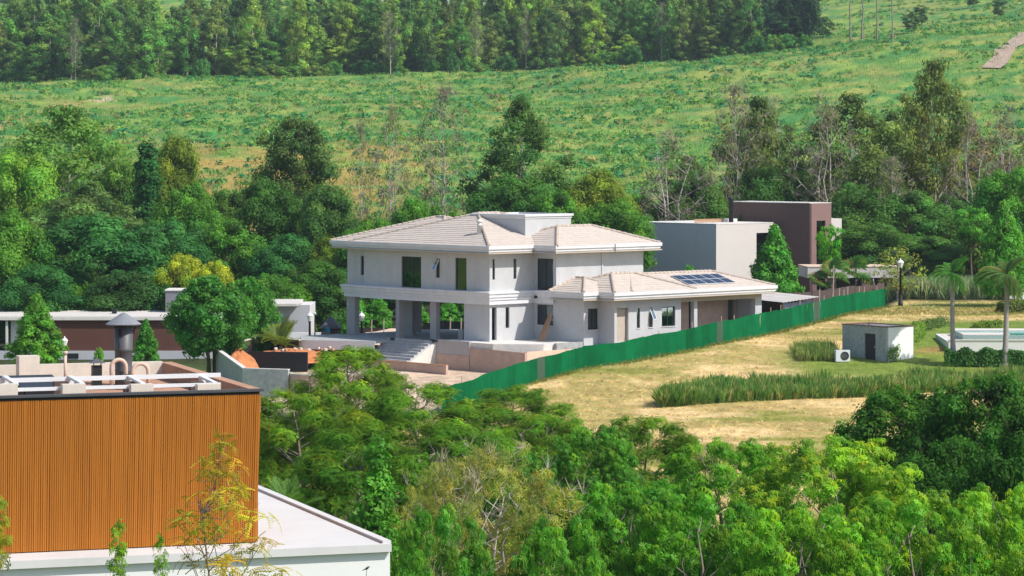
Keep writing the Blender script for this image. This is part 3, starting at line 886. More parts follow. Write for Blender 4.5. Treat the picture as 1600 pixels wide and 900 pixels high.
# ------------------------------------------------------------------ green sheet fence
fpx = [(690, 636), (715, 630), (760, 618), (800, 608), (850, 597), (887, 586), (912, 575), (940, 571), (965, 570.5), (985, 564), (1040, 553), (1100, 540), (1160, 530), (1215, 519), (1270, 508), (1330, 492), (1383, 478)]
fy = np.interp([p[0] for p in fpx], [690, 715, 800, 912, 965, 1100, 1210, 1383], [184, 187, 197, 206, 208, 217, 227, 262])
line = [Vector(((p[0] - 800) / F * y, y, 0)) for p, y in zip(fpx, fy)]
fence = thing('sheet_fence', 'long green corrugated sheet fence climbing along the hay field', 'fence')
cum = [0]
for i in range(len(line) - 1):
    cum.append(cum[-1] + (line[i + 1] - line[i]).length)
def along(s):
    i = max(k for k in range(len(cum) - 1) if cum[k] <= s + 1e-6)
    return line[i].lerp(line[i + 1], min(1, (s - cum[i]) / (cum[i + 1] - cum[i])))
def fheight(s):
    p = along(min(s, cum[-1] - 0.01))
    return float(np.interp(p.y, [184, 197, 207, 217, 227, 262], [1.55, 1.5, 1.46, 1.55, 1.66, 1.6]))
s, k = 0.0, 0
frnd = random.Random(11)
greys = {16, 37, 58, 59}
while s < cum[-1] - 0.05:
    e = min(s + 1.08, cum[-1] - 0.001)
    a, b = along(s), along(e)
    d = (b - a).normalized(); n = Vector((d.y, -d.x, 0))
    L = (b - a).length
    mb = MB()
    m_ = 18
    lift, lean = frnd.uniform(-0.03, 0.03), 0.0
    ft, fb = [], []
    for i in range(m_ + 1):
        p = a + d * (L * i / m_ + (0.05 if i == m_ else 0)) + n * (0.022 * math.sin(i * math.pi * 2 / 3.0) + 0.004 * (k % 2))
        z = tz(p.x, p.y)
        fb.append((p.x, p.y, z - 0.12)); wv = 0.035 * math.sin((s + L * i / m_) * 1.3) + .05 * math.sin((s + L * i / m_) * .37)
        ft.append((p.x + n.x * (lean + wv), p.y + n.y * (lean + wv), z + fheight(s + L * i / m_) + lift + .02 * math.sin(k * .9 + i * .1)))
    for i in range(m_):
        mb.face([fb[i], fb[i + 1], ft[i + 1], ft[i]])
    mb.build('sheet', 'fence_grey' if k in greys else 'fence_green', fence)
    if k % 2 == 0:
        z = tz(a.x, a.y)
        q = a - n * 0.09
        MB().bar((q.x, q.y, z - 0.2), (q.x + frnd.uniform(-.08, .08), q.y, z + fheight(s) + frnd.choice([-.1, -.2, 0.25, 0.35, -0.1])), 0.05, 0.05).build('post', 'timber_pale', fence)
    s, k = e, k + 1

# ------------------------------------------------------------------ flat-roofed house behind, on the right
BA = R(43)
bo = px(1119, 420, 305.0)
back = thing('house', 'flat-roofed grey and cream house with a tall brown tower before the woods', 'house', (bo.x, bo.y, -2.3), BA)
zt = ZC - (351 - HOR) / F * 305 + 2.3
MB().box(0, 8.4, 0.02, 10.8, -0.5, 2.2).build('lower_wall', 'taupe_wall', back)
MB().wall((0, 10.9), (0, 0), (-1, 0), 0.25, 2.0, zt).wall((0.25, 10.9), (8.4, 10.9), (0, 1), 0.25, 2.0, zt).build('wall', 'grey_wall', back)
MB().wall((0.002, -0.003), (8.4, -0.003), (0, -1), 0.25, 2.0, zt, [(5.9, 7.9, 2.6, zt - 0.95)]).wall((8.4, 0.25), (8.4, 10.9), (1, 0), 0.25, 2.0, zt).build('wall', 'cream_wall', back)
MB().box(5.85, 7.95, 0.1, 0.16, 2.6, zt - 0.95).build('window', 'glass_dark', back)
MB().box(0.25, 8.15, 0.25, 10.65, zt - 0.3, zt - 0.2).build('roof_slab', 'roof_membrane', back)
MB().box(-0.03, 8.43, -0.03, 10.93, zt + 0.002, zt + 0.08).build('parapet_cap', 'cap_light', back)
MB().box(0.1, 8.3, 0.1, 10.8, 1.9, 2.02).build('floor_slab', 'soffit_beige', back)
# timber screen and plant on the roof
o = MB()
for k in range(3):
    o.box(1.2, 5.4, 4.0 + 0.02 * k, 4.08 + 0.02 * k, zt + 0.1 + 0.12 * k, zt + 0.2 + 0.12 * k)
o.build('roof_screen', 'timber', back)
MB().lathe([(0.25, 0), (0.25, 2.6), (0.3, 2.6), (0.3, 2.9)], 10).build('flue', 'iron_black', back, True, (5.6, 3.2, zt - 0.3))
MB().box(6.0, 7.4, 4.0, 5.0, zt - .2, zt + 0.4).build('roof_box', 'grey_wall', back)
# brown tower
tw = px(1265, 318, 309.0)
bx, by = tw.x - bo.x, tw.y - bo.y
tx, ty = bx * math.cos(BA) + by * math.sin(BA), -bx * math.sin(BA) + by * math.cos(BA)
th = tw.z + 2.3
MB().wall((tx, ty + 11), (tx, ty), (-1, 0), 0.3, -0.5, th).wall((tx + 0.3, ty + 11), (tx + 3.3, ty + 11), (0, 1), 0.3, -0.5, th).wall((tx + 3.3, ty + 11), (tx + 3.3, ty + 0.3), (1, 0), 0.3, -0.5, th).build('tower_wall', 'taupe_wall', back)
MB().wall((tx + 0.302, ty), (tx + 3.3, ty), (0, -1), 0.3, -0.5, th, [(0.75, 2.1, 0.0, th - 1.75)]).box(tx + 0.002, tx + 0.3, ty, ty + 0.3, -0.5, th).build('tower_front', nmat('taupe_light', (0.25, 0.155, 0.14), 0.85, 0.05, 1.0), back)  # lighter copy of the tower's taupe, sunlight painted into its lit face
MB().box(tx + 0.3, tx + 3.0, ty + 0.3, ty + 10.7, th - 0.3, th - 0.2).build('tower_roof', 'roof_membrane', back)
MB().box(tx - 0.02, tx + 3.32, ty - 0.02, ty + 11.02, th + 0.002, th + 0.07).build('parapet_cap', 'cap_light', back)
wf = MB().box(tx + 1.05, tx + 1.12, ty + 0.15, ty + 0.22, 0, th - 1.75).box(tx + 2.33, tx + 2.40, ty + 0.15, ty + 0.22, 0, th - 1.75)
for z in (2.2, 4.2, 6.4):
    wf.box(tx + 1.12, tx + 2.33, ty + 0.152, ty + 0.218, z, z + 0.08)
wf = wf.build('tall_window', 'frame_dark', back)
MB().box(tx + 1.1, tx + 2.35, ty + 0.18, ty + 0.19, 0, th - 1.75).build('pane', 'glass_dark', wf)
MB().box(tx + 1.0, tx + 2.5, ty + 2.5, ty + 2.6, 0, th - 0.4).build('inner_wall', 'interior', back)
# cream block to the right of the tower and the long carport beam
MB().box(tx + 3.31, tx + 5.6, ty + 0.6, ty + 9, -0.5, th - 1.6).build('side_block', 'cream_wall', back)
cp = px(1262, 435, 300.0)
port = thing('carport', 'long cream carport beam on brown posts beside the tower', 'carport', (cp.x, cp.y, -2.2), R(4))
MB().box(0, 9.2, 0, 5.5, 3.0, 4.05).build('roof_beam', 'cream_wall', port)
MB().box(-0.05, 9.25, -0.05, 5.55, 4.052, 4.12).build('roof_cap', 'sand', port)
for x in (0.5, 2.1, 5.4, 8.6):
    MB().box(x, x + 0.45, 0.3, 0.75, -0.3, 3.0).build('post', 'taupe_light', port)
MB().box(3.0, 9.2, 4.5, 4.7, -0.3, 3.0).build('rear_wall', 'taupe_wall', port)

# small shed with sheet roof behind the green fence
so = px(1226, 480, 240.0)
sz = tz(so.x, so.y)
shed = thing('shed', 'small open shed with pale corrugated roof behind the green fence', 'shed', (so.x, so.y, sz), R(43))
hh = ZC - (473 - HOR) / F * 240 - sz
for i in range(4):
    MB().box(0.02 + i * 0.85, 0.02 + i * 0.85 + 0.8, 0.1, 0.14, 0, hh - 0.05 + 0.03 * i).build('panel', 'pale_wall', shed)
for x, y in ((0.1, 5.5), (0.1, 2.6), (0.12, 0.16), (3.3, 0.2), (3.3, 5.5)):
    MB().box(x - 0.06, x + 0.06, y, y + 0.12, 0, hh).build('post', 'timber_pale', shed)
MB().box(3.32, 3.4, 0.3, 5.6, 0, hh).box(0.4, 3.3, 5.65, 5.7, 0, hh).build('rear_panel', 'dark_board', shed)
rf = MB()
nx = 36
for i in range(nx):
    x0, x1 = -0.5 + 4.4 * i / nx, -0.5 + 4.4 * (i + 1) / nx
    f0, f1 = 0.03 * math.sin(i * 1.9), 0.03 * math.sin((i + 1) * 1.9)
    sl = lambda x: hh + 0.05 + 0.07 * (x + 0.5)
    rf.face([(x0, -0.4, sl(x0) + f0), (x1, -0.4, sl(x1) + f1), (x1, 6.1, sl(x1) + f1 + 0.25), (x0, 6.1, sl(x0) + f0 + 0.25)])
rf.build('sheet_roof', 'sheet_roof', shed)
# dark hoarding with stakes
hoard = thing('dark_hoarding', 'dark brown boarding with pale stakes above the green fence end', 'fence')
hp = [px(1180, 470, 246), px(1270, 470, 254), px(1325, 470, 262), px(1382, 470, 268)]
for i in range(3):
    a, b = hp[i], hp[i + 1]
    n = 5
    for k in range(n):
        p, q = a.lerp(b, k / n), a.lerp(b, (k + 0.985) / n)
        d = (q - p); d.z = 0; d.normalize(); nn = Vector((-d.y, d.x, 0)) * 0.05
        z0 = tz(p.x, p.y) - 0.1
        MB().prism([(p.x, p.y), (q.x, q.y), (q.x + nn.x, q.y + nn.y), (p.x + nn.x, p.y + nn.y)], z0, 1.75 + 0.05 * math.sin(k * 3 + i)).build('board', 'dark_board', hoard)
for (sx, sy, Y) in ((1279, 452, 250), (1286, 462, 250), (1301, 415, 253), (1310, 450, 254), (1317, 452, 255), (1323, 448, 256), (1341, 447, 259), (1349, 448, 260)):
    p = px(sx, sy, Y); z0 = tz(p.x, p.y)
    MB().bar((p.x, p.y, z0 - 0.2), (p.x + 0.1, p.y, p.z), 0.1, 0.08).build('stake', 'timber_pale', hoard)
# stakes and dark netting seen through the veranda
net = thing('dark_netting', 'low dark netting with wooden stakes seen through the veranda columns', 'fence')
n0, n1 = px(552, 520, 250), px(740, 520, 244)
for k in range(12):
    p, q = n0.lerp(n1, k / 12), n0.lerp(n1, (k + 0.99) / 12)
    zz = tz(p.x, p.y)
    MB().prism([(p.x, p.y), (q.x, q.y), (q.x, q.y + 0.05), (p.x, p.y + 0.05)], zz - 0.5, -0.95 + 0.75 * ss(5, 8, k)).build('sheet', 'dark_board' if k < 6 else 'black_membrane', net)
for sx, top in ((555, 500), (565, 503), (580, 499), (599, 498), (640, 500), (683, 498), (703, 495), (720, 497)):
    p = px(sx, top, 243)
    MB().bar((p.x, p.y, tz(p.x, p.y) - 0.2), (p.x + 0.05, p.y, p.z), 0.09, 0.09).build('stake', 'timber_pale', net)
bank = heap('earth_bank', 'pinkish earth bank behind the stilted veranda', Vector((-8.5, 247, -3.3)), 12, 3.5, 2.4, 3, 'sand')
bank['category'] = 'earth bank'

# ------------------------------------------------------------------ brown house on the left
lo = px(85, 560, 258)
LX = lambda p: (p - 85) / F * 258
lz = lambda y: ZC - (y - HOR) / F * 258 + 4.2
left = thing('house', 'low flat-roofed house with long brown wall behind round street trees', 'house', (lo.x, lo.y, -4.2), 0)
MB().box(LX(62), LX(420), 0, 0.25, lz(548), lz(497)).build('wall', 'brown_wall', left)
MB().box(LX(-40), LX(430), -0.1, 0.2, -0.6, lz(548) - 0.002).build('plinth', 'pale_wall', left)
MB().box(LX(15), LX(62) - 0.01, 0.6, 0.85, lz(548), lz(499)).build('wall', 'grey_wall', left)
MB().box(LX(-60), LX(434), -0.25, 10.5, lz(497), lz(497) + 0.14).build('roof_slab', 'roof_membrane', left)
MB().box(LX(-60), LX(300), 10.3, 10.55, lz(497) + 0.142, lz(497) + 0.35).build('parapet', 'cap_light', left)
MB().box(LX(-60), LX(434), -0.3, -0.252, lz(500), lz(496)).build('fascia', 'cap_light', left)
MB().box(LX(9), LX(12.5), -0.1, 0.1, lz(548), lz(499)).build('post', 'cap_light', left)
MB().box(LX(246), LX(292), 6.0, 9.0, lz(497) + 0.145, lz(497) + 2.0).build('tank_box', 'shaded_grey_wall', left)
MB().box(LX(245), LX(293), 5.9, 9.1, lz(497) + 2.002, lz(497) + 2.1).build('tank_cap', 'cap_light', left)
MB().box(LX(165), LX(172), 4, 4.5, lz(497) + 0.145, lz(497) + 0.55).build('roof_vent', 'iron_black', left)
g = MB().box(LX(106), LX(123), -0.14, -0.1, lz(560), lz(552)).build('gate', 'iron_black', left)
r2 = MB().box(LX(420), LX(482), 1.5, 1.75, -0.6, lz(478)).build('wing_wall', 'pale_wall', left)
MB().box(LX(420), LX(482), 1.76, 9.0, -0.6, lz(478) - 0.1).build('wing_body', 'grey_wall', left)
MB().box(LX(395), LX(466), -1.6, 6.0, lz(479) + 0.11, lz(474) + 0.05).build('wing_roof', 'roof_membrane', left)
MB().box(LX(430), LX(510), -1.5, -1.2, -0.6, lz(514) - 0.2).build('garden_wall', 'white_wall', left)

# ------------------------------------------------------------------ street lamps
def lamp(at, h, label, head=0.22):
    t = thing('street_lamp', label, 'street lamp', at, 0, 'lantern street lamps')
    MB().lathe([(0.22, 0), (0.22, 0.25), (0.17, 0.3), (0.16, 0.8), (0.12, 0.9)], 12).build('base', 'iron_black', t, True)
    MB().lathe([(0.10, 0.9), (0.085, h - 0.8), (0.13, h - 0.78), (0.1, h - 0.7)], 10).build('shaft', 'iron_black', t, True)
    l = MB().lathe([(head * 0.55, h - 0.7), (head, h - 0.35), (head * 1.05, h - 0.28), (head * 0.9, h - 0.25)], 8).build('lantern', 'lamp_glass', t)
    MB().lathe([(head * 1.2, h - 0.26), (head * 0.6, h - 0.08), (head * 0.25, h - 0.05), (head * 0.2, h + 0.05), (0.02, h + 0.1)], 8).build('cap', 'lamp_glass', l)
    return t
p = hit(1407, 478); lamp(p, 4.0, 'black street lamp with white lantern at the end of the green fence', 0.27)
for sx, sy, Y, lb in ((484, 488, 242, 'white lantern street lamp left of the conical tank lid'), (565, 488, 240, 'white lantern street lamp seen between the veranda columns'), (101, 527, 236, 'white lantern street lamp half hidden by the left conical street tree')):
    q = px(sx, sy, Y); z0 = tz(q.x, q.y)
    lamp((q.x, q.y, z0), q.z - z0, lb)
q = px(492, 490, 243); z0 = tz(q.x, q.y)
t = thing('sign_pole', 'thin dark pole next to the white lantern', 'pole', (q.x, q.y, z0))
MB().lathe([(0.06, 0), (0.045, q.z - z0 - 0.05)], 8).build('pole', 'iron_black', t)
MB().lathe([(0.09, q.z - z0 - 0.048), (0.12, q.z - z0 + 0.03), (0.04, q.z - z0 + 0.1)], 8).build('pole_cap', 'alu', t)

# conical-lidded round tank and a man in blue
q = px(517, 523, 236)
t = thing('water_tank', 'brown round tank with dark grey conical lid beside the veranda column', 'tank', (q.x, q.y, -2.2))
MB().lathe([(0.75, -2.0), (0.75, 2.0)], 20).build('tank_body', 'dark_board', t, True)
MB().lathe([(0.86, 1.98), (0.88, 2.06), (0.5, 2.45), (0.12, 2.85), (0.05, 2.9)], 20).build('conical_lid', 'duct_steel', t, True)

def skin_mesh(name, verts, edges, rad, m, parent, root=0, sub=2):
    me = bpy.data.meshes.new(name)
    me.from_pydata(verts, edges, [])
    o = bpy.data.objects.new(name, me)
    col.objects.link(o)
    o.parent = parent
    md = o.modifiers.new('skin', 'SKIN')
    for i, sv in enumerate(me.skin_vertices[0].data):
        r = rad[i]
        sv.radius = r if hasattr(r, '__len__') else (r, r)
        sv.use_root = (i == root)
    o.modifiers.new('sub', 'SUBSURF').levels = sub
    o.modifiers['sub'].render_levels = sub
    me.materials.append(MATS[m])
    me.polygons.foreach_set('use_smooth', [True] * len(me.polygons))
    return o
q = px(513.5, 506, 230.5)
mp_ = thing('person', 'man in a blue shirt and pale hat bending by the veranda deck', 'person', (q.x, q.y, q.z - 1.66), R(-60))
# facing local -Y: pelvis, spine, neck, head, then arms and legs
V = [(0, 0, 0.92), (0, -0.02, 1.12), (0, -0.09, 1.36), (0, -0.16, 1.46), (0, -0.22, 1.57),
     (0.17, -0.1, 1.37), (0.25, -0.16, 1.12), (0.22, -0.36, 0.95), (0.2, -0.44, 0.9),
     (-0.17, -0.1, 1.37), (-0.26, -0.14, 1.12), (-0.24, -0.33, 0.94), (-0.22, -0.42, 0.89),
     (0.1, 0, 0.85), (0.12, -0.06, 0.48), (0.12, 0.02, 0.08), (0.12, -0.13, 0.04),
     (-0.1, 0, 0.85), (-0.12, -0.02, 0.48), (-0.12, 0.08, 0.08), (-0.12, -0.07, 0.04)]
Ed = [(0, 1), (1, 2), (2, 3), (3, 4), (2, 5), (5, 6), (6, 7), (7, 8), (2, 9), (9, 10), (10, 11), (11, 12), (0, 13), (13, 14), (14, 15), (15, 16), (0, 17), (17, 18), (18, 19), (19, 20)]
Rd = [(.15, .11), (.14, .1), (.17, .11), .055, (.085, .105), .06, .048, .038, .03, .06, .048, .038, .03, .085, .06, .045, .04, .085, .06, .045, .04]
skin_mesh('body', V, Ed, Rd, 'skin', mp_)
skin_mesh('shirt', [V[0], V[1], V[2], (0, -0.12, 1.41), V[5], V[6], (0.23, -0.28, 1.02), V[9], V[10], (-0.25, -0.26, 1.0)], [(0, 1), (1, 2), (2, 3), (2, 4), (4, 5), (5, 6), (2, 7), (7, 8), (8, 9)],
          [(.18, .14), (.17, .13), (.2, .14), .08, .085, .075, .06, .085, .075, .06], 'shirt_blue', mp_)
skin_mesh('trousers', [V[0], V[13], V[14], (0.12, 0.01, 0.12), V[17], V[18], (-0.12, 0.07, 0.12)], [(0, 1), (1, 2), (2, 3), (0, 4), (4, 5), (5, 6)], [(.17, .13), .105, .085, .07, .105, .085, .07], 'trousers', mp_)
hat = MB().lathe([(0.19, -0.01), (0.19, 0.0), (0.105, 0.02), (0.1, 0.09), (0.05, 0.12), (0.01, 0.125)], 16).build('hat', 'hat_straw', mp_, True, (0, -0.24, 1.62))
hat.rotation_euler = (R(18), 0, 0)
fm = MB().lathe([(0.001, -0.016), (0.012, -0.01), (0.014, 0.0), (0.004, 0.016)], 8).build('nose', 'skin', mp_, True, (0, -0.335, 1.56))
for sx in (-1, 1):
    MB().lathe([(0.002, -0.01), (0.011, 0), (0.002, 0.01)], 8).build('eye', 'iron_black', mp_, True, (0.032 * sx, -0.315, 1.585))
# earth step he stands on
heap('earth_step', 'trampled earth ledge behind the veranda deck', Vector((q.x, q.y + 1.5, q.z - 3.0)), 5, 2.4, 1.42, 6, 'sand')['category'] = 'earth ledge'

# ------------------------------------------------------------------ utility hut, air conditioner, pool terrace on the right
uc = hit(1385, 566)
hut = thing('utility_hut', 'small grey flat-roofed utility hut with dark door on the lawn', 'hut', uc, R(38))
uh = 2.35
MB().wall((0, 4.3), (0, 0), (-1, 0), 0.18, -0.3, uh, [(2.2, 3.25, -0.05, 1.85)]).wall((0.18, 4.3), (2.6, 4.3), (0, 1), 0.18, -0.3, uh).build('wall', 'concrete', hut)
MB().wall((0.181, 0), (2.6, 0), (0, -1), 0.18, -0.3, uh - 0.02).wall((2.6, 0.18), (2.6, 4.3), (1, 0), 0.18, -0.3, uh).build('wall', 'white_wall', hut)
MB().box(-0.05, 2.65, -0.05, 0.25, uh + 0.002, uh + 0.06).box(-0.05, 2.65, 4.05, 4.35, uh + 0.002, uh + 0.06).box(-0.05, 0.25, 0.25, 4.05, uh + 0.002, uh + 0.06).box(2.35, 2.65, 0.25, 4.05, uh + 0.002, uh + 0.06).build('coping', 'taupe_wall', hut)
MB().box(0.18, 2.4, 0.18, 4.1, uh - 0.35, uh - 0.25).build('roof_slab', 'roof_membrane', hut)
d_ = MB().box(0.06, 0.1, 1.06, 2.08, -0.05, 1.84).build('door', 'door_dark', hut)
MB().box(0.03, 0.058, 1.15, 1.2, 0.9, 1.0).build('handle', 'alu', d_)
ap = hit(1316, 566)
ac = thing('air_conditioner', 'white outdoor air conditioner unit beside the grey hut', 'air conditioner', ap, R(12))
MB().box(-0.5, 0.5, -0.18, 0.18, 0.04, 0.82).build('casing', 'car_paint', ac)
c = MB().lathe([(0.3, 0), (0.3, 0.02), (0.26, 0.03), (0.26, 0.0)], 20).build('fan_ring', 'frame_dark', ac, loc=(0.12, -0.18, 0.43)); c.rotation_euler = (R(90), 0, 0)
fb = MB()
for k in range(5):
    a = 2 * math.pi * k / 5
    fb.bar((0.12, -0.186, 0.43), (0.12 + 0.24 * math.cos(a), -0.186, 0.43 + 0.24 * math.sin(a)), 0.09, 0.006, (0, 1, 0))
fb.build('fan_blade', 'duct_steel', ac)
for x in (-0.4, 0.4):
    MB().box(x - 0.05, x + 0.05, -0.16, 0.16, -0.1, 0.038).build('foot', 'iron_black', ac)
po = px(1482, 560, 214)
pool2 = thing('swimming_pool', 'raised white pool terrace with tiled edge and turquoise water', 'pool', (po.x, po.y, tz(po.x, po.y)), R(-2))
pz = lambda y: ZC - (y - HOR) / F * 214 - tz(po.x, po.y)
MB().box(0, 14, 0, 0.25, -0.6, pz(532)).build('terrace_wall', 'white_wall', pool2)
MB().box(-0.05, 14, -0.05, 0.3, pz(532) + 0.002, pz(532) + 0.06).build('wall_cap', 'stone_light', pool2)
MB().box(0.02, 0.25, 0.26, 9, -0.6, pz(532) - 0.1).build('side_wall', 'white_wall', pool2)
MB().box(0.26, 14, 0.31, 9, -0.6, pz(534)).build('terrace_fill', 'stone_light', pool2)
MB().box(1.1, 14, 1.0, 1.3, pz(534) + 0.002, pz(525)).box(1.1, 1.35, 1.3, 6, pz(534) + 0.002, pz(525) - 0.002).build('pool_wall', 'pool_tile', pool2)
MB().box(1.35, 14, 1.3, 5.9, pz(534) + 0.004, pz(525) - 0.06).build('water', 'pool_water', pool2)
MB().box(1.1, 4.4, 1.0, 3.2, pz(525) + 0.002, pz(525) + 0.05).box(1.1, 14, 5.9, 8.0, pz(534), pz(525) + 0.05).build('deck', 'stone_light', pool2)
# parked car and garden wall at the right edge
cq = px(1600, 470, 268)
car = thing('parked_car', 'pale silver car parked at the right edge behind the flower bed', 'car', (cq.x + 0.5, cq.y, tz(cq.x, cq.y)), R(10))
prof = [(-2.1, 0.35), (-2.15, 0.75), (-1.9, 0.95), (-1.2, 1.02), (-0.55, 1.45), (0.9, 1.48), (1.6, 1.05), (2.1, 0.95), (2.15, 0.5), (2.05, 0.32)]
bm_ = MB()
for s_, wd in ((0, 0.86),):
    v = []
    for x, z in prof:
        ww = wd * (0.8 if z > 1.2 else 1.0)
        v += [(x, -ww, z), (x, ww, z)]
    n = len(prof)
    bm_.mesh(v, [(2 * i, 2 * i + 1, (2 * i + 3) % (2 * n), (2 * i + 2) % (2 * n)) for i in range(n)] + [tuple(2 * i for i in range(n))[::-1], tuple(2 * i + 1 for i in range(n))])
bm_.build('body', 'car_paint', car)
MB().mesh([(-1.05, -0.84, 1.06), (-0.5, -0.72, 1.40), (0.85, -0.72, 1.42), (1.4, -0.84, 1.08)], [(0, 3, 2, 1)]).build('side_window', 'frame_dark', car, loc=(0, -0.02, 0))
MB().mesh([(-1.22, -0.72, 1.04), (-1.22, 0.72, 1.04), (-0.6, 0.6, 1.43), (-0.6, -0.6, 1.43)], [(0, 1, 2, 3)]).build('windscreen', 'frame_dark', car, loc=(-0.03, 0, 0.02))
for x in (-1.35, 1.35):
    for y in (-0.8, 0.8):
        o = MB().lathe([(0.2, -0.1), (0.32, -0.1), (0.33, 0.1), (0.2, 0.1)], 18).build('wheel', 'tyre', car, loc=(x, y, 0.32)); o.rotation_euler = (R(90), 0, 0)
        r_ = MB().lathe([(0.19, -0.11), (0.19, 0.11)], 12).build('rim', 'alu', o)
gw = px(1583, 470, 266)
t = thing('garden_pillar', 'pale grey garden wall end beside the parked car', 'wall', (gw.x, gw.y, tz(gw.x, gw.y)), 0)
MB().box(0, 0.5, 0, 0.4, -0.2, 1.5).build('pillar_body', 'pale_wall', t)
MB().box(-0.04, 0.54, -0.04, 0.44, 1.502, 1.58).build('pillar_cap', 'cap_light', t)
gq = px(1473, 375, 330)
t = thing('house', 'plain grey house wall glimpsed behind the flat-topped tree on the right', 'house', (gq.x, gq.y, -2.4), R(15))
hz = gq.z + 2.4
MB().box(0, 4.6, 0, 6, -0.5, hz).build('wall', 'grey_wall', t)
MB().box(-0.05, 4.65, -0.05, 6.05, hz + 0.002, hz + 0.12).build('parapet_cap', 'cap_light', t)

# ------------------------------------------------------------------ near building, bottom left
NA = R(19.3)
no = px(612, 850, 63.0)
near = thing('house', 'near white house with orange slatted timber box on its terrace roof', 'house', (no.x, no.y, no.z), NA)
# local x runs right along the front edge, y runs back; 0,0 is the terrace corner
MB().box(-16, 0, 0.12, 13, -8.6, -0.16).build('lower_wall', 'white_wall', near)
MB().box(-16, 0.0, 0.0, 13, -0.158, 0.0).build('terrace_slab', 'terrace', near)
MB().box(-0.16, 0.02, 0.1, 13.0, 0.002, 0.06).build('edge_upstand', 'terrace', near)
MB().box(-0.19, -0.162, 0.1, 12.9, 0.002, 0.012).build('edge_flashing', 'pipe_beige', near)
cw = px(401, 848, 63.2)
dx, dy = cw.x - no.x, cw.y - no.y
wx, wy = dx * math.cos(NA) + dy * math.sin(NA), -dx * math.sin(NA) + dy * math.cos(NA)
bh = 3.16
MB().box(wx - 9.5, wx - 0.06, wy + 0.06, wy + 8.3, 0.0, bh - 0.61).box(wx - 9.5, wx - 0.06, wy + 0.06, wy + 0.14, bh - 0.609, bh - 0.1).build('core_wall', 'dark_board', near)
LEAN = 0.09
edges = [0, 1.42, 2.0, 2.72, 3.5, 4.3, 5.85, 7.4, 9.0]
sl_r = random.Random(5)
for i in range(len(edges) - 1):
    a, b = wx - edges[i + 1] + 0.004, wx - edges[i] - 0.002
    mb = MB()
    n = int((b - a) / 0.043)
    for k in range(n):
        x0 = a + (b - a) * k / n
        x1 = x0 + (b - a) / n * 0.7
        dpt = 0.013 + sl_r.uniform(-0.003, 0.004)
        x1 += sl_r.uniform(-.004, .006)
        q0 = LEAN * (1 - (wx - x0) / 7.0)
        v = [(x0, wy - dpt, 0.02), (x1, wy - dpt, 0.02), (x1, wy, 0.02), (x0, wy, 0.02), (x0 + q0, wy - dpt, bh - 0.1), (x1 + q0, wy - dpt, bh - 0.1), (x1 + q0, wy, bh - 0.1), (x0 + q0, wy, bh - 0.1)]
        mb.mesh(v, [(0, 1, 5, 4), (1, 2, 6, 5), (3, 0, 4, 7), (4, 5, 6, 7)])
    q0, q1 = LEAN * (1 - (wx - a) / 7.0), LEAN * (1 - (wx - b) / 7.0)
    mb.face([(a, wy + 0.001, 0.02), (b, wy + 0.001, 0.02), (b + q1, wy + 0.001, bh - 0.1), (a + q0, wy + 0.001, bh - 0.1)])
    mb.build('cladding_panel', 'wood_clad', near)
sd = MB()
for k in range(150):
    y0 = wy + 0.02 + k * 0.055
    sd.box(wx + 0.0, wx + 0.035, y0, y0 + 0.035, 0.02, bh - 0.12)
sd.box(wx - 0.05, wx - 0.001, wy + 0.02, wy + 8.2, 0.02, bh - 0.12)
sd.build('cladding_panel', 'wood_clad', near)
MB().box(wx - 9.5, wx + 0.14, wy - 0.06, wy + 0.16, bh - 0.045, bh + 0.0).build('roof_rim', 'rim_dark', near)
MB().box(wx - 9.5, wx + 0.05, wy + 0.0, wy + 0.14, bh - 0.099, bh - 0.046).build('rim_gap', 'black_membrane', near)
MB().box(wx - 0.12, wx + 0.13, wy + 0.162, wy + 8.3, bh - 0.5, bh - 0.002).build('parapet', 'roof_terracotta', near)
MB().box(wx - 9.5, wx - 0.121, wy + 8.1, wy + 8.3, bh - 0.5, bh + 0.02).build('parapet', 'cement_block', near)
MB().box(wx - 9.4, wx - 0.13, wy + 0.165, wy + 8.09, bh - 0.6, bh - 0.36).build('roof_floor', 'roof_terracotta', near)
RZ = bh - 0.36
def NL(pxx, pyy, t):
    """local position on the near roof at depth t behind its front edge seen at a photo pixel"""
    # world ray point with local y = wy + t
    k = (pxx - 800) / F
    c_, s_ = math.cos(NA), math.sin(NA)
    yl = wy + t
    # X = no.x + x c - y s ; Y = no.y + x s + y c ; X = k Y
    x = (k * (no.y + yl * c_) - no.x + yl * s_) / (c_ - k * s_)
    Yw = no.y + x * s_ + yl * c_
    return x, yl, ZC - (pyy - HOR) / F * Yw - no.z
def rt(name, label, cat, x, y, z, group=None):
    v = Matrix.Rotation(NA, 3, 'Z') @ Vector((x, y, z)) + no
    return thing(name, label, cat, v, NA, group)
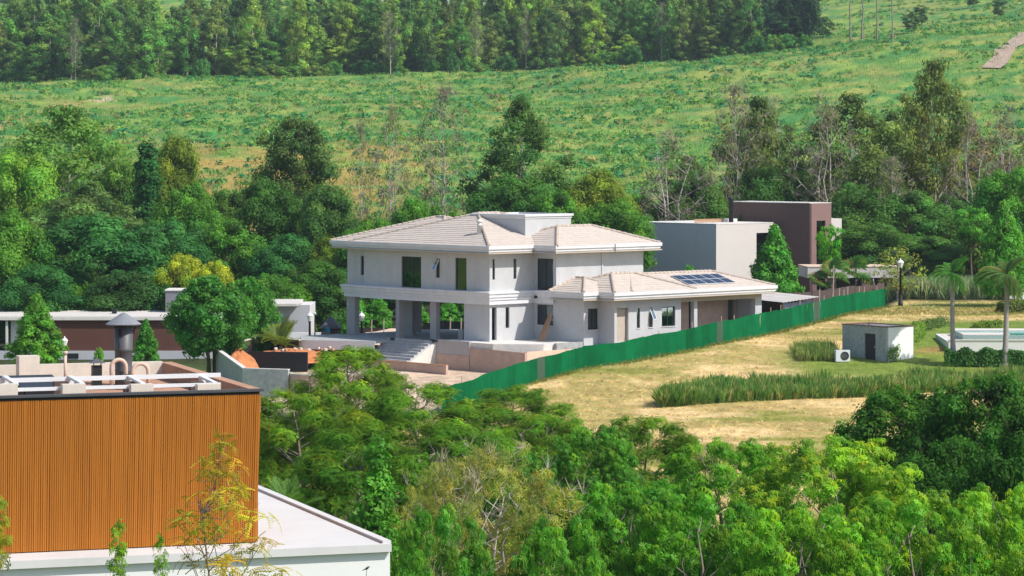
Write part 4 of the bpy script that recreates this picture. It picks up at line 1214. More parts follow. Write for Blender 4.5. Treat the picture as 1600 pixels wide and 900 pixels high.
# rails on cement blocks
rail = rt('solar_rack', 'white aluminium rails with short struts along the timber box roof', 'rack', wx, wy, RZ)
for (t, py_, sz_) in ((1.0, 600.5, 0.07), (2.3, 586, 0.09)):
    x, y, z = NL(345, py_, t)
    MB().box(-9.3, x - wx, t, t + 0.07, z - RZ - sz_ / 2, z - RZ + sz_ / 2).build('rail', 'alu', rail)
for pxx in (18, 121, 215, 329):
    x, y, z = NL(pxx, 594, 1.6)
    MB().bar((x - wx, 1.08, z - RZ - 0.04), (x - wx - 0.02, 2.3, z - RZ + 0.02), 0.1, 0.05).build('strut', 'alu', rail)
    MB().box(x - wx - 0.07, x - wx + 0.07, 2.30, 2.36, 0, z - RZ + 0.03).build('foot', 'alu', rail)
for k, (p0, p1) in enumerate(((-12, 28), (98, 134), (205, 240), (309, 345))):
    x0, y0, z0 = NL(p0, 601, 0.75); x1 = NL(p1, 601, 0.75)[0]
    t = rt('cement_block', ['leftmost pale cement block under the white rails on the timber box', 'second pale cement block from the left under the white rails', 'third pale cement block from the left under the white rails', 'rightmost pale cement block under the white rails'][k], 'block', x0, y0, RZ, 'cement blocks under the rails')
    MB().box(0, x1 - x0, 0, 0.22, 0, z0 - RZ).build('block_body', 'cement_block', t)
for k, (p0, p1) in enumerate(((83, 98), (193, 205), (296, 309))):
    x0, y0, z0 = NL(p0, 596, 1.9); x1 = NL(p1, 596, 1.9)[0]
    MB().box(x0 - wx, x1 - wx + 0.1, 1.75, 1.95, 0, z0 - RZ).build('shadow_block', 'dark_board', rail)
for k in range(3):
    x, y, z = NL([40, 150, 262][k], 596, 3.0)
    MB().bar((x - wx, 0.4, 0.03), (x - wx - 0.4, 3.4, 0.03), 0.08, 0.06).build('floor_batten', 'pipe_beige', rail)
# black collectors
colr = rt('solar_collector', 'flat black solar collectors at the left of the timber box roof', 'solar collector', *NL(100, 576, 4.4)[:2], RZ)
for k in range(6):
    o = MB().box(-1.02 * (k + 1) + 0.02, -1.02 * k - 0.02, -0.9, 1.3, 0, 0.06).build('collector', 'black_collector', colr, loc=(0, 0, 0.16))
    o.rotation_euler = (R(5), 0, 0)
    MB().box(-1.02 * (k + 1) + 0.05, -1.02 * k - 0.05, -0.85, -0.8, 0.061, 0.075).build('pipe', 'rim_dark', o)
b0, b1 = NL(30, 557, 7.2), NL(62, 557, 7.2)
t = rt('cement_block', 'large pale block standing at the back of the near roof', 'block', b0[0], b0[1], RZ)
MB().box(0, b1[0] - b0[0], 0, 0.4, 0, b0[2] - RZ).build('block_body', 'cement_block', t)
# duct with conical cowl
dc = NL(193, 575, 6.4)
duct = rt('exhaust_duct', 'tall grey metal exhaust duct with conical cowl on the near roof', 'duct', dc[0], dc[1], RZ)
ht = NL(193, 506, 6.4)[2] - RZ
MB().lathe([(0.19, 0), (0.19, 0.3), (0.195, 0.31), (0.195, 0.34), (0.19, 0.35), (0.195, ht * 0.55), (0.21, ht * 0.56), (0.21, ht * 0.6), (0.2, ht * 0.61), (0.215, ht)], 24).build('pipe', 'duct_steel', duct, True)
MB().lathe([(0.39, ht - 0.02), (0.4, ht + 0.0), (0.06, ht + 0.235), (0.02, ht + 0.25)], 24).build('cowl', 'cowl_steel', duct)
for k in range(3):
    a = k * 2.1
    MB().bar((0.2 * math.cos(a), 0.2 * math.sin(a), ht - 0.25), (0.3 * math.cos(a), 0.3 * math.sin(a), ht + 0.02), 0.03).build('bracket', 'iron_black', duct)
MB().bar((-0.16, -0.2, 0.1), (-0.16, -0.2, ht - 0.1), 0.03).build('cable', 'iron_black', duct)
# curved insulated pipes
for (pa, pb, top, t, lb) in ((173, 198, 561, 5.2, 'beige insulated pipe arching in front of the metal duct'), (206, 233, 567, 4.9, 'low beige pipe loop right of the metal duct')):
    a_, b_ = NL(pa, top, t), NL(pb, top, t)
    r_ = (b_[0] - a_[0]) / 2
    pt = rt('bent_pipe', lb, 'pipe', (a_[0] + b_[0]) / 2, a_[1], RZ, 'bent pipes on the near roof')
    hh_ = max(0.05, a_[2] - RZ - r_)
    pts = [(-r_ * 0.9, 0, -0.02)] + [(r_ * 0.9 * math.cos(u), 0, hh_ + r_ * 0.9 * math.sin(u)) for u in [math.pi - math.pi * k / 10 for k in range(11)]] + [(r_ * 0.9, 0, -0.02)]
    MB().tube(pts, 0.045, 10).build('pipe', 'pipe_beige', pt, True)
    MB().lathe([(0.06, 0), (0.06, 0.05)], 10).build('flange', 'rim_dark', pt, loc=(-r_ * 0.9, 0, 0.03))
g_ = NL(198.5, 566, 5.0)
t = rt('plastic_bottle', 'small green plastic bottle between the bent pipes', 'bottle', g_[0], g_[1], RZ)
MB().lathe([(0.055, 0), (0.06, 0.04), (0.06, 0.22), (0.03, 0.3), (0.03, 0.35)], 12).build('bottle_body', 'green_plastic', t, True)
v_ = NL(151, 577, 5.4)
t = rt('roof_vent', 'small black roof vent with pyramid cap on the near roof', 'vent', v_[0], v_[1], RZ)
vh = NL(151, 571, 5.4)[2] - RZ
MB().box(-0.1, 0.1, -0.1, 0.1, 0, vh).build('vent_body', 'iron_black', t)
MB().mesh([(-.17, -.17, vh + .06), (.17, -.17, vh + .06), (.17, .17, vh + .06), (-.17, .17, vh + .06), (0, 0, vh + .17)], [(0, 1, 4), (1, 2, 4), (2, 3, 4), (3, 0, 4), (3, 2, 1, 0)]).build('vent_cap', 'duct_steel', t)
for x in (-.08, .08):
    MB().box(x - .01, x + .01, -.09, -.07, vh, vh + 0.065).build('strut', 'iron_black', t)
v_ = NL(102, 573, 6.6)
t = rt('vent_pipe', 'thin pale vent pipe at the end of the black collectors', 'pipe', v_[0], v_[1], RZ)
MB().lathe([(0.035, 0), (0.035, NL(102, 555, 6.6)[2] - RZ)], 10).build('pipe', 'pipe_beige', t, True)
MB().lathe([(0.06, 0), (0.06, 0.06)], 10).build('pipe_cap', 'pipe_beige', t, True, (0, 0, NL(102, 553, 6.6)[2] - RZ))
x0, x1 = NL(112, 580, 5.2), NL(128, 592, 3.2)
t = rt('roof_pipe', 'beige pipe lying across the terracotta roof near the vent', 'pipe', x0[0], x0[1], RZ)
MB().tube([(0, 0.8, 0.08), (0.0, 0.4, 0.08), (x1[0] - x0[0], x1[1] - x0[1], 0.08)], 0.05, 10).build('pipe', 'pipe_beige', t, True)
MB().tube([(0.4, 0.1, 0.06), (2.6, 0.1, 0.06)], 0.035, 8).build('pipe', 'pipe_beige', t, True)

# ------------------------------------------------------------------ vegetation: leaf templates
def tmpl_leaf():
    return np.array([[[-.5, 0, 0], [0, -.27, .05], [.5, 0, -.04], [0, .27, .05]]], float)

def tmpl_rosette(n=8, droop=0.55, w=0.17, seed=0):
    r = np.random.RandomState(seed)
    q = []
    for k in range(n):
        a = 2 * math.pi * (k + r.uniform(-.3, .3)) / n
        d, s = np.array([math.cos(a), math.sin(a), 0]), np.array([-math.sin(a), math.cos(a), 0])
        L, dr = r.uniform(.75, 1.1), droop * r.uniform(.7, 1.3)
        p0, p1, p2 = d * .05, d * L * .55 + np.array([0, 0, .06]), d * L * .85 + np.array([0, 0, -dr])
        q.append([p0 - s * .03, p1 - s * w * .6, p1 + s * w * .6, p0 + s * .03])
        q.append([p1 - s * w * .6, p2 - s * .02, p2 + s * .02, p1 + s * w * .6])
    return np.array(q)

def tmpl_spray(n=6, seed=0):
    """flat feathery compound leaf"""
    r = np.random.RandomState(seed)
    q = []
    for f in range(3):
        a = f * 2.1 + r.uniform(-.4, .4)
        d, s = np.array([math.cos(a), math.sin(a), 0]), np.array([-math.sin(a), math.cos(a), 0])
        for k in range(n):
            t = .2 + .8 * k / (n - 1)
            c = d * t + np.array([0, 0, -.28 * t * t])
            ln = .30 * (1 - .55 * t)
            for sg in (-1, 1):
                e = s * sg * ln + d * ln * .5 + np.array([0, 0, -.07])
                wv = d * .055
                q.append([c - wv, c + e * .5 - wv * 1.3, c + e, c + e * .5 + wv * 1.3])
    return np.array(q)

def tmpl_twig(n=6, seed=0):
    r = np.random.RandomState(seed)
    q = []
    for k in range(n):
        d = np.array([r.uniform(-.8, .8), r.uniform(-.8, .8), r.uniform(.3, 1)]); d /= np.linalg.norm(d)
        s = np.cross(d, [r.rand(), r.rand(), r.rand()]); s /= np.linalg.norm(s)
        L = r.uniform(.6, 1.1)
        q.append([-s * .016, d * L - s * .006, d * L + s * .006, s * .016])
    return np.array(q)

def tmpl_tuft(n=5, seed=0, spread=.5):
    r = np.random.RandomState(seed)
    q = []
    for k in range(n):
        a = r.uniform(0, 6.28)
        b = np.array([math.cos(a), math.sin(a), 0]) * r.uniform(0, .25)
        tip = b + np.array([math.cos(a) * spread * r.uniform(.2, 1), math.sin(a) * spread * r.uniform(.2, 1), r.uniform(.7, 1)])
        s = np.array([-math.sin(a + 1), math.cos(a + 1), 0]) * .05
        m = b * .5 + tip * .5 + np.array([0, 0, .12])
        q.append([b - s, m - s * .8, tip, m + s * .8]) 
    return np.array(q)

def place(tmpl, pos, nrm, scale, rng):
    pos, nrm = np.asarray(pos, float), np.asarray(nrm, float)
    N = len(pos)
    nrm = nrm / (np.linalg.norm(nrm, axis=1, keepdims=True) + 1e-9)
    ref = rng.normal(size=(N, 3))
    t = np.cross(nrm, ref); t /= (np.linalg.norm(t, axis=1, keepdims=True) + 1e-9)
    b = np.cross(nrm, t)
    M = np.stack([t, b, nrm], -1)                       # columns
    q = np.einsum('nij,kcj->nkci', M, tmpl) * np.reshape(scale, (-1, 1, 1, 1)) + pos[:, None, None, :]
    return q.reshape(-1, 4, 3)

def jitter(rng, N, base=(1, 1, 1), v=.18, hue=.12):
    k = 1 + rng.normal(0, v, (N, 1))
    h = rng.normal(0, hue, (N, 1))
    c = np.concatenate([k * (1 + h), k, k * (1 - h * .5)], 1) * np.array(base)
    return np.clip(c, .15, 4)

PROF = {
    'dome': lambda t: max(.3, (1 - abs(2 * t - .95) ** 2.8 * .92)) ** .45 if t < .97 else .5,
    'flat': lambda t: .35 + .65 * t ** .6 if t < .75 else 1.0 - .9 * ((t - .75) / .25) ** 2,
    'cone': lambda t: min(1, .72 + t * 2.2) * (1 - t) ** .62,
    'egg': lambda t: (math.sin(math.pi * min(1, (t * .8 + .16))) ** .6) if t < .98 else .35,
    'column': lambda t: .55 + .45 * math.sin(t * 9) * .5 + .2 * math.sin(t * 5 + 1) if t < .9 else .45,
    'wide': lambda t: (1 - (2 * t - .8) ** 2 * .7) if t < .97 else .3,
}

def bark_tubes(name, tubes, mat_, n=6):
    mb = MB()
    for pts, rr in tubes:
        mb.tube(pts, rr, n if rr[0] > .06 else 4, cap=False)
    me = bpy.data.meshes.new(name)
    me.from_pydata(mb.v, [], mb.f)
    me.polygons.foreach_set('use_smooth', [True] * len(me.polygons))
    me.materials.append(MATS[mat_])
    return me

def grow(seed, H_, W_, base, prof, K, rc, per, leaf, tm='leaf', bark='bark_brown', tr=.25, limbs=14, lo=.25, flat=.8, tipc=None, tipf=0., up=.5, lean=.6,
         leafmat='leaf', twigs=0, twig_size=1.2, trunk_top=.85, multi=1, shell=.55, var=.2, core=0.):
    """a tree prototype: tapered trunk with limbs, and a crown of leaf clumps"""
    rng = np.random.RandomState(seed)
    pf = PROF[prof]
    C, Rr = [], []
    for i in range(K):
        t = (i + rng.rand()) / K
        a = i * 2.399963 + rng.uniform(-.5, .5)
        r_ = rc * W_ * rng.uniform(.65, 1.35)
        rm = max(0, pf(t) * W_ / 2 * rng.uniform(.82, 1.08))
        r = max(0, rm * math.sqrt(rng.uniform(lo, 1)) - r_ * .5)
        C.append((r * math.cos(a), r * math.sin(a), base + t * (H_ - base) - r_ * .5 * t))
        Rr.append(r_ * (1 - .35 * max(0, t - .7) / .3))
    C, Rr = np.array(C), np.array(Rr)
    # skeleton
    tubes = []
    stems = []
    for s in range(multi):
        ang = s * 2.4 + seed
        off = 0 if multi == 1 else 1.0
        pts, rr = [], []
        n = 7
        wob = rng.normal(0, .02 * H_, (n, 2)); wob[0] = 0
        for i in range(n):
            t = i / (n - 1)
            pts.append((wob[i, 0] * t + off * t * W_ * .16 * math.cos(ang), wob[i, 1] * t + off * t * W_ * .16 * math.sin(ang), -.3 + t * (H_ * trunk_top + .3)))
            rr.append(tr * (1 - .82 * t) * (1.35 if i == 0 else 1))
        tubes.append((pts, rr)); stems.append(pts)
    order = rng.permutation(K)[:limbs]
    for i in order:
        c = C[i]
        st = stems[rng.randint(len(stems))]
        rad = math.hypot(c[0], c[1])
        z0 = max(base * .55, c[2] - rad * rng.uniform(.55, 1.0) - .3)
        f_ = min(.98, max(.05, (z0 + .3) / (H_ * trunk_top + .3))) * (len(st) - 1)
        j = min(int(f_), len(st) - 2)
        p0 = np.array(st[j]) * (1 - (f_ - j)) + np.array(st[j + 1]) * (f_ - j)
        mid = p0 * .5 + c * .5 + rng.normal(0, .05 * W_, 3) * np.array([1, 1, .4]) + np.array([0, 0, -.02 * H_])
        r0 = tr * .42 * (1 - .6 * z0 / H_)
        tubes.append(([tuple(p0), tuple(mid), tuple(c)], [r0, r0 * .62, r0 * .28]))
        for k in range(2):
            e = c + rng.normal(0, 1, 3) * Rr[i] * .7
            m2 = mid * .4 + c * .6
            tubes.append(([tuple(m2), tuple((m2 + e) / 2 + rng.normal(0, .1, 3)), tuple(e)], [r0 * .4, r0 * .26, r0 * .1]))
    trunk = bark_tubes('trunk', tubes, bark)
    # leaves
    Q, Tn = [], []
    T = {'leaf': [tmpl_leaf()], 'rosette': [tmpl_rosette(8, .5, .17, k) for k in range(3)], 'spray': [tmpl_spray(6, k) for k in range(3)], 'lance': [tmpl_rosette(6, .9, .12, k) for k in range(3)]}[tm]
    ctint = jitter(rng, K, v=var, hue=.09)
    for i in range(K):
        n = max(3, int(per * (Rr[i] / (rc * W_)) ** 2))
        d = rng.normal(size=(n, 3)); d /= np.linalg.norm(d, axis=1, keepdims=True)
        keep = (d[:, 2] > -.55) | (rng.rand(n) < .35)
        d = d[keep]; n = len(d)
        if n == 0: continue
        rad = Rr[i] * (shell + (1 - shell) * rng.rand(n) ** .5) * (1 + rng.normal(0, .13, n))
        p = C[i] + d * rad[:, None] * np.array([1, 1, flat])
        nr = d * 1.0 + np.array([0, 0, up * .8]) + rng.normal(0, lean, (n, 3)) * .62
        col_ = np.repeat(ctint[i][None], n, 0) * jitter(rng, n, v=.16, hue=.07)
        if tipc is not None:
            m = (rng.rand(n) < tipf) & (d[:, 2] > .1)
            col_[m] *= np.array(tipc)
        k = rng.randint(len(T))
        sz = leaf * rng.uniform(.65, 1.35, n)
        Q.append(place(T[k], p, nr, sz, rng)); Tn.append(np.repeat(col_, len(T[k]), 0))
    if core:  # opaque blobs added unseen inside the clumps to block light and view
        g_ = np.array([(-1, -1), (0, -1), (0, 0), (-1, 0)], float)
        cs = []
        for ax in range(3):
            for sg in (-1, 1):
                for ou in (0, 1):
                    for ov in (0, 1):
                        f_ = np.zeros((4, 3)); f_[:, ax] = sg; f_[:, (ax + 1) % 3] = (g_[:, 0] + ou) * sg; f_[:, (ax + 2) % 3] = g_[:, 1] + ov
                        cs.append(f_ / np.linalg.norm(f_, axis=1, keepdims=True))
        cs = np.array(cs)
        for i in range(K):
            Q.append(C[i] + cs * Rr[i] * core * np.array([1, 1, flat]) * rng.uniform(.85, 1.1)); Tn.append(np.repeat(ctint[i][None], len(cs), 0))
    if twigs:
        tt = [tmpl_twig(7, k) for k in range(3)]
        for k in range(3):
            idx = rng.randint(0, K, twigs // 3)
            p = C[idx] + rng.normal(0, 1, (len(idx), 3)) * Rr[idx][:, None] * .75
            nr = (C[idx] * np.array([1, 1, 0])) * .12 + np.array([0, 0, 1.]) + rng.normal(0, .35, (len(idx), 3))
            Q.append(place(tt[k], p, nr, twig_size * rng.uniform(.6, 1.3, len(idx)), rng))
            Tn.append(np.repeat(jitter(rng, len(idx), v=.15, hue=.04) * np.array([-1, 1, 1]), len(tt[k]), 0))
    Q, Tn = np.concatenate(Q), np.concatenate(Tn)
    tw = Tn[:, 0] < 0
    lt = quads_mesh('crown', Q[~tw], Tn[~tw], MATS[leafmat])
    twm = None
    if tw.any():
        tq = Tn[tw].copy(); tq[:, 0] *= -1
        twm = quads_mesh('twigs', Q[tw], tq, MATS['bark_tint'])
    return dict(trunk=trunk, crown=lt, twigs=twm, H=H_, W=W_)

def plant(p, name, label, loc, h, wdt, tint, group=None, cat='tree', rotz=None, twig_tint=(.30, .24, .20), rnd=random.Random(21), wy=None):
    mul = (1.65, 1.6, 1.1) if loc[1] < 240 else (1.95, 1.85, 1.15) if loc[1] < 500 else (2.1, 2.1, 1.3)
    t = thing(name, label, cat, loc, rnd.uniform(0, 6.28) if rotz is None else rotz, group)
    s = (wdt / p['W'], (wy or wdt) / p['W'], h / p['H'])
    for nm in ('trunk', 'crown', 'twigs'):
        if p[nm] is None:
            continue
        o = bpy.data.objects.new(nm, p[nm])
        o.scale = s
        o.color = (tint[0] * mul[0], tint[1] * mul[1], tint[2] * mul[2], 1) if nm == 'crown' else (*twig_tint, 1)
        col.objects.link(o)
        o.parent = t
    return t

DG, MG, BG, OL, YG, LG, GG = (.034, .095, .022), (.055, .15, .026), (.030, .115, .040), (.10, .155, .026), (.22, .27, .022), (.105, .22, .040), (.070, .125, .050)

P = {}
for k in range(3):
    P['dome%d' % k] = grow(10 + k, 15, 13, 1.8, 'dome', 60, .13, 520, .36, limbs=12, shell=.78, var=.26, lean=.5, core=.66)
    P['euc%d' % k] = grow(20 + k, 20, 9, 6.5, 'egg', 34, .135, 150, .38, bark='bark_pale', tr=.3, limbs=12, lo=.12, var=.25)
for k in range(4):
    P['far%d' % k] = grow(30 + k, 18, 10, 3.0 - k * .7, 'wide' if k % 2 else 'dome', 34, .15, 120, .62, core=.6, bark='bark_pale' if k % 2 else 'bark_grey', tr=.28, limbs=9, lo=.12, var=.28)
for k in range(2):
    P['open%d' % k] = grow(40 + k, 17, 14, 5, 'wide', 60, .105, 210, .38, core=.45, bark='bark_pale', tr=.24, limbs=22, lo=.2, flat=.6, var=.22)
    P['twig%d' % k] = grow(50 + k, 17, 9, 5, 'wide', 46, .10, 30, .34, bark='bark_pale', tr=.2, limbs=34, twigs=170, twig_size=1.3, multi=1 + k * 2)
P['ivy'] = grow(60, 16, 5, 2, 'column', 48, .19, 200, .40, core=.6, tr=.3, limbs=8, lo=.1)
P['clad'] = grow(61, 20, 13, 4, 'wide', 46, .105, 400, .34, core=.45, bark='bark_pale', tr=.34, limbs=18, lo=.3, var=.3)
P['bigeuc'] = grow(63, 20, 12, 4.5, 'egg', 56, .12, 420, .36, core=.6, bark='bark_pale', tr=.3, limbs=16, lo=.25, var=.28, shell=.7)
P['pole'] = grow(62, 26, 5, 17, 'egg', 14, .17, 50, .5, bark='bark_grey', tr=.22, limbs=6, trunk_top=.97)
for k in range(2):
    P['cone%d' % k] = grow(70 + k, 7, 5.2, .9, 'cone', 110, .105, 110, .26, core=.6, tr=.13, limbs=6, lo=.45, leafmat='leaf_gloss', var=.14)
    P['bush%d' % k] = grow(76 + k, 3, 4, .2, 'dome', 34, .15, 150, .24, core=.6, tr=.06, limbs=5, lo=.3)
P['round'] = grow(74, 7, 6.5, 1.6, 'egg', 110, .10, 120, .26, core=.6, tr=.17, limbs=8, lo=.45, leafmat='leaf_gloss', var=.14)
# foreground
for k in range(2):
    P['feather%d' % k] = grow(80 + k, 9, 8, 1.6, 'dome', 96, .095, 70, .30, 'spray', 'bark_grey', .16, 30, lo=.3, flat=.62, tipc=(1.9, 1.3, .8), tipf=.25, up=1.1, lean=.6, var=.22, shell=.7, core=.42)
    P['droop%d' % k] = grow(84 + k, 9, 8.5, 1.5, 'dome', 100, .085, 54, .265, 'rosette', 'bark_grey', .17, 34, lo=.3, flat=.7, up=1.3, lean=.45, tipc=(1.8, 1.25, .8), tipf=.3, leafmat='leaf_gloss', var=.19, shell=.75, core=.4)
P['small'] = grow(88, 8, 9, 1.0, 'dome', 110, .09, 420, .21, 'leaf', 'bark_brown', .15, 14, lo=.3, var=.24, core=.55)
P['dry'] = grow(89, 8, 6, 2.2, 'dome', 70, .095, 52, .17, 'lance', 'bark_pale', .12, 46, lo=.2, flat=.7, up=.6, twigs=140, twig_size=.6, multi=3, trunk_top=.8, var=.2)
P['column'] = grow(90, 9, 3.2, .8, 'cone', 95, .15, 95, .17, 'leaf', 'bark_brown', .09, 12, lo=.3, leafmat='leaf_gloss', var=.16)
P['sapling'] = grow(91, 11.9, 2.2, 7.6, 'wide', 40, .13, 9, .22, 'spray', 'bark_grey', .06, 38, lo=.25, flat=.5, tipc=(1.6, 1.1, .7), tipf=.3, up=1.4, multi=1, trunk_top=.9, var=.12)
P['shoot'] = grow(92, 10.2, .6, 9.1, 'egg', 16, .2, 7, .10, 'rosette', 'bark_brown', .03, 10, lo=.2, tipc=(1.4, 1.1, .8), tipf=.3, up=1.2)

def tree(kind, pxc, top, wpx, Y, tint, name, label, group=None, z0=None, wy=None, **kw):
    """a tree whose crown spans wpx photo pixels around column pxc with its top at row top, standing at distance Y"""
    x = (pxc - 800) / F * Y
    zb = tz(x, Y) if z0 is None else z0
    zt_ = ZC - (top - HOR) / F * Y
    k_ = 1.22 if kind[:4] in ('dome', 'open', 'clad', 'drop', 'feat', 'droo', 'smal') else 1.05
    return plant(P[kind], name, label, (x, Y, zb), (zt_ - zb) * 1.03, wpx / F * Y * k_, tint, group, wy=wy, **kw)

# ------------------------------------------------------------------ woods on the left
LEFT = [
    ('dome0', 155, 338, 210, 285, BG, 'broadleaf_tree', 'big dark domed tree standing behind the brown-walled house'),
    ('dome1', 14, 330, 130, 280, MG, 'broadleaf_tree', 'broad mid-green tree at the left edge above the brown house'),
    ('open0', 135, 285, 200, 303, GG, 'broadleaf_tree', 'feathery grey-green tree above the big dark domed tree'),
    ('open1', 105, 165, 215, 340, (.085, .17, .045), 'broadleaf_tree', 'tall pale open-crowned tree at upper left against the meadow'),
    ('ivy', 229, 225, 80, 318, (.022, .085, .028), 'ivy_tree', 'dark ivy-covered column tree in the left woods'),
    ('dome2', 275, 215, 95, 332, OL, 'broadleaf_tree', 'olive tree right of the dark ivy column'),
    ('dome0', 22, 240, 140, 325, LG, 'broadleaf_tree', 'light green tree at the left edge under the pale open crown'),
    ('dome1', 295, 290, 120, 312, MG, 'broadleaf_tree', 'mid-green tree below the olive tree'),
    ('dome2', 352, 345, 130, 296, MG, 'broadleaf_tree', 'rounded green tree above the yellow-green crowns'),
    ('dome0', 265, 345, 120, 292, BG, 'broadleaf_tree', 'dark green tree left of the yellow-green crowns'),
    ('dome2', 285, 399, 90, 270, (.20, .25, .03), 'broadleaf_tree', 'bright yellow-green crown left of its pair behind the round street tree'),
    ('dome1', 335, 410, 80, 268, (.20, .25, .03), 'broadleaf_tree', 'bright yellow-green crown right of its pair behind the round street tree'),
    ('bigeuc', 462, 188, 165, 336, (.050, .095, .034), 'eucalyptus_tree', 'tall dense dark eucalyptus left of the house above the woods'),
    ('dome0', 415, 282, 120, 322, DG, 'broadleaf_tree', 'dark tree at the left foot of the tall dense eucalyptus'),
    ('dome2', 510, 290, 110, 318, (.05, .12, .035), 'broadleaf_tree', 'shaggy green tree at the right foot of the tall dense eucalyptus'),
    ('dome1', 455, 368, 130, 294, BG, 'broadleaf_tree', 'green tree low between the eucalyptus and the round street tree'),
    ('dome2', 515, 372, 80, 288, OL, 'broadleaf_tree', 'brownish-green small tree at the left end of the white roof'),
    ('dome0', 500, 410, 120, 272, DG, 'broadleaf_tree', 'dark tree directly left of the white house'),
    ('dome1', 425, 430, 110, 268, MG, 'broadleaf_tree', 'low green tree right of the round street tree'),
    ('dome2', 60, 415, 130, 268, BG, 'broadleaf_tree', 'bluish green tree behind the left conical street tree'),
    ('dome1', 195, 425, 150, 270, (.03, .085, .03), 'broadleaf_tree', 'dark low tree behind the roof of the brown house'),
    ('dome0', 120, 300, 140, 320, (.05, .12, .04), 'broadleaf_tree', 'green tree between the pale open crown and the grey-green tree'),
    ('dome2', 190, 255, 120, 335, (.07, .15, .035), 'broadleaf_tree', 'green crown left of the dark ivy column'),
    ('dome1', 345, 300, 90, 330, (.06, .13, .03), 'broadleaf_tree', 'small green tree at the meadow edge left of the dense eucalyptus'),
    ('dome0', 585, 345, 110, 285, MG, 'broadleaf_tree', 'green tree behind the left part of the tiled roof'),
    ('dome1', 650, 312, 110, 292, (.06, .17, .03), 'broadleaf_tree', 'bright green tree behind the roof ridge'),
    ('dome2', 715, 335, 90, 280, MG, 'broadleaf_tree', 'green tree behind the white roof tank'),
    ('twig0', 565, 195, 50, 338, OL, 'bare_tree', 'thin nearly bare trunk left of the two slender bare trees'),
    ('twig1', 612, 165, 70, 340, OL, 'bare_tree', 'slender bare tree between two thin trunks above the roof'),
    ('twig0', 692, 138, 100, 330, GG, 'bare_tree', 'tall bare tree with white trunk and brownish crown above the roof'),
    ('clad', 812, 155, 150, 322, (.045, .10, .03), 'eucalyptus_tree', 'tall clump-crowned eucalyptus with white trunks above the roof tank'),
    ('dome0', 800, 275, 150, 305, (.04, .115, .03), 'broadleaf_tree', 'dark bushy tree at the foot of the tall clump-crowned eucalyptus'),
    ('dome2', 870, 300, 110, 300, MG, 'broadleaf_tree', 'bushy green tree behind the right end of the white roof tank'),
    ('dome1', 935, 268, 120, 318, OL, 'broadleaf_tree', 'olive bushy tree left of the bare pale-branched tree'),
    ('dome0', 965, 315, 110, 300, MG, 'broadleaf_tree', 'green tree behind the right tiled slope'),
]
for r_ in LEFT:
    kind, pxc, top, wp, Y, tint, nm, lb = r_
    tree(kind, pxc, top, wp, Y, tint, nm, lb)
